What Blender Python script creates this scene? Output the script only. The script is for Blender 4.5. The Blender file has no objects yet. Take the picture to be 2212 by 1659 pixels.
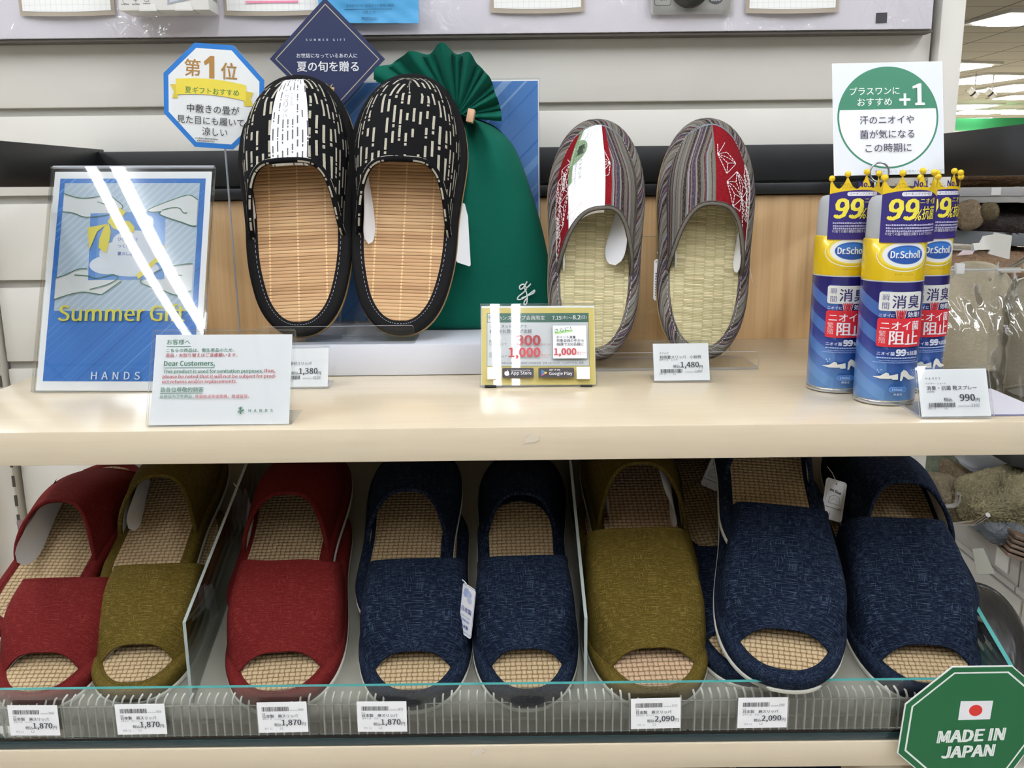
import bpy, bmesh, math, random
from mathutils import Matrix, Vector
random.seed(7)
C = bpy.context.scene.collection
PI = math.pi
R = math.radians

# ------------------------------------------------------------------ camera
sc = bpy.context.scene
cam_d = bpy.data.cameras.new('camera')
cam_d.sensor_width = 36.0
cam_d.lens = 36.0 * 1990.0 / 2212.0
cam_d.clip_start = 0.01
cam = bpy.data.objects.new('camera', cam_d)
C.objects.link(cam)
CAM_R = Matrix.Rotation(R(90 - 12.2), 3, 'X') @ Matrix.Rotation(R(-0.63), 3, 'Z')
CAM_P = Vector((0, -1.07, 0.18))
cam.matrix_world = Matrix.Translation(CAM_P) @ CAM_R.to_4x4()
sc.camera = cam
# ------------------------------------------------------------------ world, exposure
world = bpy.data.worlds.new('store_ambience')
sc.world = world
world.use_nodes = True
world.node_tree.nodes['Background'].inputs[0].default_value = (0.98, 0.99, 1.0, 1)
world.node_tree.nodes['Background'].inputs[1].default_value = 0.5
sc.view_settings.view_transform = 'Standard'
sc.view_settings.look = 'None'
sc.view_settings.gamma = 1.0
sc.view_settings.exposure = 0.0
sc.view_settings.use_curve_mapping = False
TUBE_STRENGTH = 38.0
sc.cycles.max_bounces = 8
sc.cycles.transparent_max_bounces = 24
sc.cycles.caustics_reflective = False
sc.cycles.caustics_refractive = False


def at(px, py, y):
    """The point at depth y seen at a picture position of the 2212 x 1659 frame."""
    d = CAM_R @ Vector(((px - 1106) / 1990.0, -(py - 829.5) / 1990.0, -1.0))
    return CAM_P + d * ((y - CAM_P.y) / d.y)


def at_z(px, py, z):
    d = CAM_R @ Vector(((px - 1106) / 1990.0, -(py - 829.5) / 1990.0, -1.0))
    return CAM_P + d * ((z - CAM_P.z) / d.z)


# ------------------------------------------------------------------ materials
def lin(c):
    if isinstance(c, str):
        c = c.lstrip('#')
        c = [int(c[i:i + 2], 16) / 255 for i in (0, 2, 4)]
        c = [v / 12.92 if v <= 0.04045 else ((v + 0.055) / 1.055) ** 2.4 for v in c]
    return (c[0], c[1], c[2], 1)


class G:
    """A thin layer over a material's node tree."""
    def __init__(self, name):
        m = bpy.data.materials.new(name)
        m.use_nodes = True
        self.m = m
        self.nt = m.node_tree
        self.nt.nodes.clear()
        self.out = self.nt.nodes.new('ShaderNodeOutputMaterial')

    def n(self, t, ins=None, out=0, **kw):
        nd = self.nt.nodes.new(t)
        for k, v in kw.items():
            setattr(nd, k, v)
        for k, v in (ins or {}).items():
            self.put(nd.inputs[k], v)
        return nd.outputs[out]

    def put(self, s, v):
        if isinstance(v, bpy.types.NodeSocket):
            self.nt.links.new(v, s)
        elif v is not None:
            if isinstance(v, str):
                v = lin(v)
            s.default_value = v

    def f(self, op, a, b=None, c=None):
        ins = {0: a}
        if b is not None:
            ins[1] = b
        if c is not None:
            ins[2] = c
        return self.n('ShaderNodeMath', ins, operation=op)

    def uv(self):
        return self.n('ShaderNodeTexCoord', out=2)

    def obj(self):
        return self.n('ShaderNodeTexCoord', out=3)

    def sep(self, v):
        nd = self.nt.nodes.new('ShaderNodeSeparateXYZ')
        self.put(nd.inputs[0], v)
        return nd.outputs[0], nd.outputs[1], nd.outputs[2]

    def comb(self, x, y, z=0.0):
        return self.n('ShaderNodeCombineXYZ', {0: x, 1: y, 2: z})

    def scale(self, v, s):
        return self.n('ShaderNodeVectorMath', {0: v, 1: s}, operation='MULTIPLY')

    def noise(self, v, scale=1.0, detail=2.0, rough=0.5, dist=0.0):
        return self.n('ShaderNodeTexNoise', {'Vector': v, 'Scale': scale, 'Detail': detail, 'Roughness': rough, 'Distortion': dist})

    def white(self, v):
        return self.n('ShaderNodeTexWhiteNoise', {'Vector': v}, noise_dimensions='3D')

    def ramp(self, fac, stops, mode='LINEAR'):
        nd = self.nt.nodes.new('ShaderNodeValToRGB')
        nd.color_ramp.interpolation = mode
        el = nd.color_ramp.elements
        while len(el) < len(stops):
            el.new(0.5)
        for e, (p, c) in zip(el, stops):
            e.position = p
            e.color = lin(c) if not isinstance(c, (int, float)) else (c, c, c, 1)
        self.put(nd.inputs[0], fac)
        return nd.outputs[0]

    def mix(self, fac, a, b):
        nd = self.nt.nodes.new('ShaderNodeMix')
        nd.data_type = 'RGBA'
        self.put(nd.inputs[0], fac)
        self.put(nd.inputs[6], a)
        self.put(nd.inputs[7], b)
        return nd.outputs[2]

    def bump(self, h, strength=0.5, dist=0.001):
        return self.n('ShaderNodeBump', {'Height': h, 'Strength': strength, 'Distance': dist})

    def pbr(self, col, rough=0.6, normal=None, **kw):
        nd = self.nt.nodes.new('ShaderNodeBsdfPrincipled')
        self.put(nd.inputs['Base Color'], col)
        self.put(nd.inputs['Roughness'], rough)
        if isinstance(rough, float) and rough >= 0.74:
            self.put(nd.inputs['Specular IOR Level'], 0.12)
        if normal is not None:
            self.put(nd.inputs['Normal'], normal)
        for k, v in kw.items():
            self.put(nd.inputs[k], v)
        self.nt.links.new(nd.outputs[0], self.out.inputs[0])
        return self.m

    def surf(self, s):
        self.nt.links.new(s, self.out.inputs[0])
        return self.m


CACHE = {}


def plain(col, rough=0.6, name=None, **kw):
    key = (col, rough, tuple(sorted(kw.items())))
    if key not in CACHE:
        g = G(name or 'plain_' + str(col).lstrip('#'))
        kw2 = {k.replace('_', ' '): v for k, v in kw.items()}
        CACHE[key] = g.pbr(lin(col), rough, **kw2)
    return CACHE[key]


def emit(name, col, s):
    g = G(name)
    return g.surf(g.n('ShaderNodeEmission', {0: lin(col), 1: s}))


def clear(name, tint, ior=1.49, rough=0.02, refl=1.0):
    """Thin clear sheet: what is behind shows through, lamps mirror in it by Fresnel."""
    g = G(name)
    fr = g.n('ShaderNodeFresnel', {'IOR': ior})
    if refl != 1.0:
        fr = g.f('MULTIPLY', fr, refl)
    t = g.n('ShaderNodeBsdfTransparent', {0: lin(tint)})
    s = g.n('ShaderNodeBsdfGlossy', {'Color': (1, 1, 1, 1), 'Roughness': rough})
    return g.surf(g.n('ShaderNodeMixShader', {0: fr, 1: t, 2: s}))


def edge_mat(name, col, alpha, rough=0.2):
    g = G(name)
    t = g.n('ShaderNodeBsdfTransparent', {0: (1, 1, 1, 1)})
    nd = g.nt.nodes.new('ShaderNodeBsdfPrincipled')
    g.put(nd.inputs['Base Color'], lin(col))
    g.put(nd.inputs['Roughness'], rough)
    return g.surf(g.n('ShaderNodeMixShader', {0: alpha, 1: t, 2: nd.outputs[0]}))


def linen(name, base, light, dark, amt=1.0):
    g = G(name)
    uv = g.uv()
    warp = g.scale(g.n('ShaderNodeTexNoise', {'Vector': uv, 'Scale': 60.0, 'Detail': 1.0}, out=1), (0.0012, 0.0012, 0))
    uv2 = g.n('ShaderNodeVectorMath', {0: uv, 1: warp}, operation='ADD')
    a = g.noise(g.scale(uv2, (150, 2000, 1)), 1.0, 1.5)
    b = g.noise(g.scale(uv2, (1900, 140, 1)), 1.0, 1.5)
    big = g.noise(uv, 35.0, 2.0)
    sa = g.ramp(a, [(0.54, 0.0), (0.72, 1.0)])
    sb = g.ramp(b, [(0.58, 0.0), (0.74, 0.8)])
    st = g.f('MULTIPLY', g.f('MAXIMUM', sa, sb), g.f('MULTIPLY_ADD', big, 1.1 * amt, 0.1))
    fine = g.noise(g.scale(uv2, (1700, 1700, 1)), 1.0, 0.0)
    c = g.mix(g.ramp(fine, [(0.35, 0.0), (0.65, 1.0)]), dark, base)
    c = g.mix(st, c, light)
    h = g.f('ADD', fine, g.f('MULTIPLY', st, 0.6))
    return g.pbr(c, 0.85, g.bump(h, 0.35, 0.0006))


def jute(name, hi, lo, per=(215.0, 190.0)):
    g = G(name)
    u, v, _ = g.sep(g.uv())
    wob = g.noise(g.uv(), 90.0, 1.0)
    u = g.f('MULTIPLY_ADD', wob, 0.0007, u)
    v = g.f('MULTIPLY_ADD', wob, 0.0011, v)
    us = g.f('MULTIPLY', u, per[0])
    vs = g.f('MULTIPLY', v, per[1])
    fu, fv = g.f('FRACT', us), g.f('FRACT', vs)
    par = g.f('MODULO', g.f('ADD', g.f('FLOOR', us), g.f('FLOOR', vs)), 2.0)
    par = g.f('ABSOLUTE', par)
    hu = g.f('POWER', g.f('SINE', g.f('MULTIPLY', fu, PI)), 0.6)
    hv = g.f('POWER', g.f('SINE', g.f('MULTIPLY', fv, PI)), 0.6)
    over_v = g.f('MULTIPLY', hu, g.f('MULTIPLY_ADD', hv, 0.5, 0.45))
    over_h = g.f('MULTIPLY', hv, g.f('MULTIPLY_ADD', hu, 0.15, 0.85))
    h = g.f('ADD', g.f('MULTIPLY', over_v, par), g.f('MULTIPLY', over_h, g.f('SUBTRACT', 1.0, par)))
    fib = g.noise(g.scale(g.uv(), (1500, 900, 1)), 1.0, 3.0)
    h2 = g.f('MULTIPLY_ADD', fib, 0.25, h)
    patch = g.noise(g.uv(), 40.0, 2.0)
    col = g.ramp(h2, [(0.1, lo), (0.45, '#937b58'), (0.95, hi)])
    col = g.mix(g.f('MULTIPLY', patch, 0.25), col, '#8a6c49')
    return g.pbr(col, 0.9, g.bump(h2, 0.9, 0.0016))


def tatami(name):
    g = G(name)
    u, v, _ = g.sep(g.uv())
    wob = g.noise(g.uv(), 55.0, 1.0)
    us = g.f('MULTIPLY', u, 100.0)
    colm = g.f('FLOOR', us)
    fu = g.f('FRACT', us)
    off = g.white(g.comb(colm, 3.0))
    vs = g.f('MULTIPLY_ADD', v, 620.0, g.f('MULTIPLY_ADD', off, 5.0, g.f('MULTIPLY', wob, 1.0)))
    vr = g.f('FLOOR', vs)
    fv = g.f('FRACT', vs)
    strand = g.f('SINE', g.f('MULTIPLY', fv, PI))
    dip = g.f('POWER', g.f('SINE', g.f('MULTIPLY', fu, PI)), 0.35)
    rnd = g.white(g.comb(g.f('FLOOR', g.f('MULTIPLY', us, 0.5)), vr))
    h = g.f('MULTIPLY', g.f('MULTIPLY_ADD', strand, 0.5, 0.5), g.f('MULTIPLY_ADD', dip, 0.45, 0.55))
    base = g.ramp(rnd, [(0.0, '#a79d74'), (0.5, '#c3b88d'), (0.85, '#d6cba2'), (1.0, '#dfcfa6')])
    fil = g.noise(g.scale(g.uv(), (120, 2600, 1)), 1.0, 2.0)
    col = g.mix(g.f('SUBTRACT', 1.0, g.ramp(h, [(0.35, 0.0), (0.72, 1.0)])), base, '#7d7450')
    col = g.mix(g.f('MULTIPLY', fil, 0.3), col, '#e4dab4')
    return g.pbr(col, 0.75, g.bump(h, 0.7, 0.0008))


def bamboo(name):
    g = G(name)
    u, v, _ = g.sep(g.uv())
    wob = g.noise(g.scale(g.uv(), (14, 260, 1)), 1.0, 1.0)
    vs = g.f('MULTIPLY_ADD', v, 290.0, g.f('MULTIPLY', wob, 0.35))
    vr, fv = g.f('FLOOR', vs), g.f('FRACT', vs)
    rnd = g.white(g.comb(vr, 2.0))
    slat = g.f('POWER', g.f('SINE', g.f('MULTIPLY', fv, PI)), 0.3)
    grain = g.noise(g.scale(g.uv(), (45, 2600, 1)), 1.0, 3.0)
    col = g.ramp(g.f('ADD', g.f('MULTIPLY', rnd, 0.55), g.f('MULTIPLY', grain, 0.5)),
                 [(0.1, '#9c744b'), (0.45, '#b98f62'), (0.8, '#cda677')])
    col = g.mix(g.ramp(slat, [(0.45, 1.0), (0.75, 0.0)]), col, '#5f3f22')
    us = g.f('MULTIPLY_ADD', u, 36.0, 0.5)
    st = g.f('LESS_THAN', g.f('ABSOLUTE', g.f('SUBTRACT', g.f('FRACT', us), 0.5)), 0.028)
    dash = g.f('GREATER_THAN', g.f('FRACT', g.f('ADD', vs, 0.3)), 0.35)
    stt = g.f('MULTIPLY', st, dash)
    col = g.mix(g.f('MULTIPLY', stt, 0.85), col, '#e6bf8a')
    h = g.f('ADD', slat, g.f('MULTIPLY', stt, -0.3))
    return g.pbr(col, 0.5, g.bump(h, 0.6, 0.0009))


def dash_cloth(name, bg, fg, cols=150.0, rows=34.0, width=0.17, seed=0.0, keep=0.86):
    """Cloth or paper with upright dashes of random length in columns."""
    g = G(name)
    u, v, _ = g.sep(g.uv())
    us = g.f('MULTIPLY', g.f('ADD', u, 1.0), cols)
    ci, fu = g.f('FLOOR', us), g.f('FRACT', us)
    r1 = g.white(g.comb(ci, 5.0 + seed))
    r1b = g.white(g.comb(ci, 11.0 + seed))
    vs = g.f('ADD', g.f('MULTIPLY', v, g.f('MULTIPLY', g.f('MULTIPLY_ADD', r1b, 0.6, 0.7), rows)), g.f('MULTIPLY', r1, 17.0))
    vi, fv = g.f('FLOOR', vs), g.f('FRACT', vs)
    r2 = g.white(g.comb(ci, vi, 2.0 + seed))
    r3 = g.white(g.comb(ci, vi, 7.0 + seed))
    edge = g.noise(g.scale(g.uv(), (900, 900, 1)), 1.0, 1.0)
    inw = g.f('LESS_THAN', g.f('ABSOLUTE', g.f('SUBTRACT', g.f('ADD', fu, g.f('MULTIPLY', g.f('SUBTRACT', edge, 0.5), 0.08)), 0.5)), width)
    ln = g.f('MULTIPLY_ADD', r2, 0.45, 0.35)
    inl = g.f('LESS_THAN', fv, ln)
    dot = g.f('MULTIPLY', g.f('GREATER_THAN', fv, g.f('ADD', ln, 0.07)), g.f('LESS_THAN', fv, g.f('ADD', ln, 0.19)))
    inl = g.f('ADD', inl, g.f('MULTIPLY', dot, g.f('LESS_THAN', r3, 0.4)))
    on = g.f('MULTIPLY', g.f('MULTIPLY', inw, inl), g.f('LESS_THAN', r3, keep))
    weave = g.noise(g.scale(g.uv(), (1500, 1500, 1)), 1.0, 0.0)
    c = g.mix(on, bg, fg)
    c = g.mix(g.f('MULTIPLY', weave, 0.18), c, '#000000' if fg > bg else '#ffffff')
    return g.pbr(c, 0.85, g.bump(weave, 0.3, 0.0005))


STRIPES = ['#6f6c64', '#77736a', '#3b2a2c', '#817c70', '#8a93a0', '#4b4340', '#5e2a2c', '#77736b', '#6b675f', '#35272a',
           '#8b867b', '#463a52', '#7a766d', '#5a2629', '#96a0ab', '#7b776e', '#2f2427', '#6e6a61', '#5c5048', '#86817a']


def striped(name, freq=26.0, skew=0.0):
    g = G(name)
    u, v, _ = g.sep(g.uv())
    wob = g.noise(g.uv(), 30.0, 1.0)
    us = g.f('ADD', g.f('MULTIPLY', u, freq), g.f('ADD', g.f('MULTIPLY', v, skew), g.f('MULTIPLY', wob, 0.06)))
    fr = g.f('FRACT', us)
    stops = []
    p = 0.0
    rnd = random.Random(5)
    ws = [rnd.choice((0.5, 0.8, 1.2, 1.8)) for _ in STRIPES]
    tot = sum(ws)
    for c, w in zip(STRIPES, ws):
        stops.append((p, c))
        p += w / tot
    c = g.ramp(fr, stops, 'CONSTANT')
    fib = g.noise(g.scale(g.uv(), (1500, 300, 1)), 1.0, 3.0)
    fine = g.noise(g.scale(g.uv(), (1800, 1800, 1)), 1.0, 0.0)
    c = g.mix(g.ramp(fib, [(0.45, 0.0), (0.8, 0.45)]), c, '#9d988c')
    c = g.mix(g.f('MULTIPLY', fine, 0.35), c, '#1d1718')
    return g.pbr(c, 0.9, g.bump(g.f('ADD', fine, fib), 0.4, 0.0006))


def cloth(name, col, dark, rough=0.85, sx=1500.0, sy=1500.0, strength=0.3, sheen=0.0):
    g = G(name)
    n = g.noise(g.scale(g.uv(), (sx, sy, 1)), 1.0, 1.0)
    c = g.mix(g.ramp(n, [(0.35, 0.0), (0.65, 1.0)]), dark, col)
    return g.pbr(c, rough, g.bump(n, strength, 0.0006), **{'Sheen Weight': sheen})


def wood(name, a, b, c, sx=2.0, sy=26.0, axis=0, rough=0.35, line='#b08a5c', coat=0.0, amp=1.0):
    """Pale wood, grain running along the given object axis."""
    g = G(name)
    o = g.obj()
    s = [sy, sy, sy]
    s[axis] = sx
    big = g.noise(g.scale(o, tuple(s)), 1.0, 3.0, 0.55, 0.6)
    s2 = [sy * 9, sy * 9, sy * 9]
    s2[axis] = sx * 5
    fine = g.noise(g.scale(o, tuple(s2)), 1.0, 3.0)
    col = g.ramp(big, [(0.3, a), (0.5, b), (0.72, c)])
    col = g.mix(g.f('MULTIPLY', g.ramp(fine, [(0.52, 0.0), (0.75, 1.0)]), 0.35 * amp), col, line)
    return g.pbr(col, rough, g.bump(fine, 0.05, 0.0005), **{'Coat Weight': coat, 'Coat Roughness': 0.12})


MT = {}
MT['slat'] = (lambda g: g.pbr(g.mix(g.ramp(g.noise(g.obj(), 9.0, 3.0), [(0.4, 0.0), (0.8, 0.25)]), '#e0ddd4', '#cfcabe'), 0.45,
                              g.bump(g.noise(g.obj(), 700.0, 1.0), 0.05, 0.0004)))(G('cream_enamel'))
MT['groove'] = plain('#a5a39a', 0.6, 'groove_grey')
MT['black_rail'] = (lambda g: g.pbr('#101215', 0.45, g.bump(g.noise(g.obj(), 900.0, 1.0), 0.08, 0.0003)))(G('black_enamel'))
MT['oak'] = wood('oak_veneer', '#b08c5e', '#c3a071', '#d0ae80', 1.2, 60.0, 2, 0.5, '#98744a')
MT['maple'] = wood('maple_board', '#d3c4a8', '#d7c8ad', '#dacdb3', 2.5, 30.0, 0, 0.24, '#c4ad88', 0.35, 0.45)
MT['white_plastic'] = plain('#d3d5dd', 0.35, 'white_plastic')
MT['paper'] = plain('#f9f9fa', 0.55, 'white_paper')
MT['tray'] = plain('#8f8d82', 0.5, 'grey_tray')
MT['acrylic'] = clear('clear_acrylic', '#fcfdfd', 1.45, 0.015, 0.5)
MT['acrylic_edge'] = edge_mat('acrylic_edge', '#d3d6de', 0.45)
MT['divider'] = clear('divider_acrylic', '#e6e9e6', 1.45, 0.03, 0.7)
MT['divider_edge'] = edge_mat('divider_edge', '#b4beba', 0.8)
MT['glass'] = clear('pane_glass', '#fcfefd', 1.5, 0.01, 0.9)
MT['glass_edge'] = plain('#4f9d99', 0.15, 'glass_edge', Coat_Weight=0.5)
MT['rail_clear'] = edge_mat('rail_acrylic', '#f3f1e8', 0.07, 0.15)
MT['rail_rib'] = edge_mat('rail_rib', '#fbfaf4', 0.9, 0.25)
MT['chrome'] = plain('#c9cbd0', 0.18, 'chrome', Metallic=1.0)
MT['steel'] = plain('#9fa3a8', 0.3, 'wire_steel', Metallic=1.0)
MT['jute_a'] = jute('jute_weave', '#bda886', '#54402b', (225.0, 235.0))
MT['jute_b'] = jute('pink_jute_weave', '#c3a68a', '#5a4030', (225.0, 215.0))
MT['tatami'] = tatami('tatami_weave')
MT['bamboo'] = bamboo('bamboo_slats')
MT['red'] = linen('red_linen', '#6a1b1a', '#93443c', '#531413', 0.7)
MT['olive'] = linen('olive_linen', '#5e4f1d', '#9c8747', '#463a12', 0.8)
MT['navy'] = linen('navy_linen', '#0e172b', '#56687f', '#080f1e', 0.9)
MT['dashes'] = dash_cloth('black_dash_cloth', '#121214', '#b9b2a0', 158.0, 42.0, 0.18, 0.0, 0.9)
MT['black_cloth'] = cloth('black_binding', '#201f20', '#151415')
MT['stripe'] = striped('striped_cotton')
MT['stripe_bias'] = striped('striped_bias', 14.0, 26.0)
MT['crimson'] = cloth('crimson_cotton', '#8b1720', '#6f1119', 0.9, 300.0, 1100.0, 0.5)
MT['thread'] = plain('#e9e2e0', 0.8, 'white_thread')
MT['lining'] = cloth('white_lining', '#dcd9d0', '#c4c0b6', 0.9)
MT['sole'] = plain('#d9d8cc', 0.7, 'cream_sole')
MT['tan_sole'] = cloth('tan_sole', '#b79b6c', '#97794c', 0.9)
MT['card_white'] = plain('#e8e8ea', 0.6, 'card_stock')
MT['satin'] = (lambda g: g.pbr('#075a49', 0.75, g.bump(g.noise(g.scale(g.uv(), (160, 1500, 1)), 1.0, 1.0), 0.3, 0.0005),
               **{'Sheen Weight': 0.03}))(G('green_cloth'))


# ------------------------------------------------------------------ meshes
def shade(me, ang=40):
    me.polygons.foreach_set('use_smooth', [True] * len(me.polygons))
    me.set_sharp_from_angle(angle=R(ang))


class MB:
    def __init__(self):
        self.v, self.f, self.uv, self.mi = [], [], [], []

    def face(self, idx, uvs=None, mi=0):
        self.f.append(idx)
        self.uv.append(uvs or [(self.v[i][0], self.v[i][1]) for i in idx])
        self.mi.append(mi)

    def grid(self, fn, nu, nv, uvfn=None, mi=0, cu=False, flip=False):
        b = len(self.v)
        for j in range(nv + 1):
            for i in range(nu if cu else nu + 1):
                self.v.append(tuple(fn(i / nu, j / nv)))
        w = nu if cu else nu + 1
        for j in range(nv):
            for i in range(nu):
                i2 = (i + 1) % w if cu else i + 1
                q = [b + j * w + i, b + j * w + i2, b + (j + 1) * w + i2, b + (j + 1) * w + i]
                ab = [(i, j), (i + 1, j), (i + 1, j + 1), (i, j + 1)]
                t = [uvfn(x / nu, y / nv) for x, y in ab] if uvfn else [(self.v[k][0], self.v[k][1]) for k in q]
                if flip:
                    q, t = q[::-1], t[::-1]
                self.face(q, t, mi)

    def box(self, x0, x1, y0, y1, z0, z1, mi=0, M=None, mis=None, bev=0.0):
        if bev > 0:
            bm = bmesh.new()
            bmesh.ops.create_cube(bm, size=1.0)
            for q in bm.verts:
                q.co = Vector(((x0 + x1) / 2 + q.co.x * (x1 - x0), (y0 + y1) / 2 + q.co.y * (y1 - y0), (z0 + z1) / 2 + q.co.z * (z1 - z0)))
            bmesh.ops.bevel(bm, geom=bm.edges[:], offset=bev, segments=2, affect='EDGES', profile=0.5)
            b = len(self.v)
            bm.verts.index_update()
            for q in bm.verts:
                self.v.append(tuple(M @ q.co) if M else tuple(q.co))
            for fc in bm.faces:
                self.face([b + q.index for q in fc.verts], None, mi)
            bm.free()
            return
        b = len(self.v)
        for p in [(x0, y0, z0), (x1, y0, z0), (x1, y1, z0), (x0, y1, z0), (x0, y0, z1), (x1, y0, z1), (x1, y1, z1), (x0, y1, z1)]:
            self.v.append(tuple(M @ Vector(p)) if M else p)
        fs = [(3, 2, 1, 0), (4, 5, 6, 7), (0, 1, 5, 4), (1, 2, 6, 5), (2, 3, 7, 6), (3, 0, 4, 7)]  # -z +z -y +x +y -x
        for k, q in enumerate(fs):
            self.face([b + i for i in q], None, mis[k] if mis else mi)

    def tube(self, pts, r, seg=8, mi=0, closed=False, rfn=None, cap=True):
        pts = [Vector(p) for p in pts]
        n = len(pts)
        b = len(self.v)
        nrm = None
        for i, p in enumerate(pts):
            t = (pts[(i + 1) % n] - pts[i - 1]) if closed else (pts[min(i + 1, n - 1)] - pts[max(i - 1, 0)])
            t.normalize()
            if nrm is None:
                nrm = t.orthogonal().normalized()
            else:
                nrm = (nrm - t * nrm.dot(t))
                nrm = nrm.normalized() if nrm.length > 1e-6 else t.orthogonal().normalized()
            bi = t.cross(nrm)
            rr = rfn(i / max(1, n - 1)) * r if rfn else r
            for k in range(seg):
                a = 2 * PI * k / seg
                self.v.append(tuple(p + nrm * math.cos(a) * rr + bi * math.sin(a) * rr))
        L = 0.0
        m = n if closed else n - 1
        for i in range(m):
            d = (pts[(i + 1) % n] - pts[i]).length
            for k in range(seg):
                k2 = (k + 1) % seg
                i2 = (i + 1) % n
                self.face([b + i * seg + k, b + i * seg + k2, b + i2 * seg + k2, b + i2 * seg + k],
                          [(r * 6.28 * k / seg, L), (r * 6.28 * (k + 1) / seg, L), (r * 6.28 * (k + 1) / seg, L + d), (r * 6.28 * k / seg, L + d)], mi)
            L += d
        if not closed and cap:
            self.face([b + k for k in range(seg)][::-1], None, mi)
            self.face([b + (n - 1) * seg + k for k in range(seg)], None, mi)

    def lathe(self, prof, seg=32, mi=0, c=(0, 0, 0), mis=None):
        b = len(self.v)
        for r, z in prof:
            for k in range(seg):
                a = 2 * PI * k / seg
                self.v.append((c[0] + r * math.cos(a), c[1] + r * math.sin(a), c[2] + z))
        for i in range(len(prof) - 1):
            for k in range(seg):
                k2 = (k + 1) % seg
                self.face([b + i * seg + k, b + i * seg + k2, b + (i + 1) * seg + k2, b + (i + 1) * seg + k],
                          [(k / seg, prof[i][1]), ((k + 1) / seg, prof[i][1]), ((k + 1) / seg, prof[i + 1][1]), (k / seg, prof[i + 1][1])], mis[i] if mis else mi)

    def plate(self, pts, z0, z1, mi=0, side=None, M=None):
        """Prism over a 2-D outline (counter-clockwise)."""
        b = len(self.v)
        n = len(pts)
        for z in (z0, z1):
            for x, y in pts:
                self.v.append(tuple(M @ Vector((x, y, z))) if M else (x, y, z))
        self.face([b + i for i in range(n)][::-1], [pts[i] for i in range(n)][::-1], mi)
        self.face([b + n + i for i in range(n)], [pts[i] for i in range(n)], mi)
        for i in range(n):
            j = (i + 1) % n
            self.face([b + i, b + j, b + n + j, b + n + i], None, mi if side is None else side)

    def sphere(self, c, r, seg=12, mi=0, sx=1, sy=1, sz=1):
        self.grid(lambda u, v: (c[0] + r * sx * math.cos(2 * PI * u) * math.sin(PI * v), c[1] + r * sy * math.sin(2 * PI * u) * math.sin(PI * v),
                                c[2] + r * sz * math.cos(PI * v)), seg, seg // 2 + 2, None, mi, cu=True, flip=True)

    def build(self, name, mats, parent=None, M=None, ang=40, smooth=True):
        me = bpy.data.meshes.new(name)
        me.from_pydata(self.v, [], self.f)
        uvl = me.uv_layers.new(name='UVMap')
        flat = [c for f in self.uv for t in f for c in t]
        uvl.data.foreach_set('uv', flat)
        if not isinstance(mats, (list, tuple)):
            mats = [mats]
        for m in mats:
            me.materials.append(m)
        me.polygons.foreach_set('material_index', self.mi)
        me.validate()
        if smooth:
            shade(me, ang)
        o = bpy.data.objects.new(name, me)
        C.objects.link(o)
        if parent is not None:
            o.parent = parent
        if M is not None:
            o.matrix_basis = M
        return o


def tag(o, label=None, cat=None, group=None, kind=None):
    for k, v in (('label', label), ('category', cat), ('group', group), ('kind', kind)):
        if v:
            o[k] = v
    return o


def thing(name, label, cat, M=None, group=None):
    o = bpy.data.objects.new(name, None)
    o.empty_display_size = 0.02
    C.objects.link(o)
    if M is not None:
        o.matrix_basis = M
    return tag(o, label, cat, group)


def frame(o, x, y, z):
    """4x4 from an origin and three axes."""
    m = Matrix.Identity(4)
    for i in range(3):
        m[i][0], m[i][1], m[i][2], m[i][3] = x[i], y[i], z[i], o[i]
    return m


def lean(o, yaw=0.0, back=0.0, roll=0.0):
    """Frame of a card standing at o: X to the right, Y up the card, Z out of its face."""
    return Matrix.Translation(Vector(o)) @ Matrix.Rotation(R(yaw), 4, 'Z') @ Matrix.Rotation(R(90 - back), 4, 'X') @ Matrix.Rotation(R(roll), 4, 'Z')


def rrect(x0, y0, x1, y1, r, n=5):
    out = []
    for cx, cy, a0 in ((x1 - r, y0 + r, -90), (x1 - r, y1 - r, 0), (x0 + r, y1 - r, 90), (x0 + r, y0 + r, 180)):
        for k in range(n + 1):
            a = R(a0 + 90 * k / n)
            out.append((cx + r * math.cos(a), cy + r * math.sin(a)))
    return out


FONT = None
try:
    import os
    FONT = bpy.data.fonts.load(os.path.join(bpy.utils.system_resource('DATAFILES', path='fonts'), 'Noto Sans CJK Regular.woff2'))
except Exception:
    FONT = None                                           # Blender's built-in lettering serves as well


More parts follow.
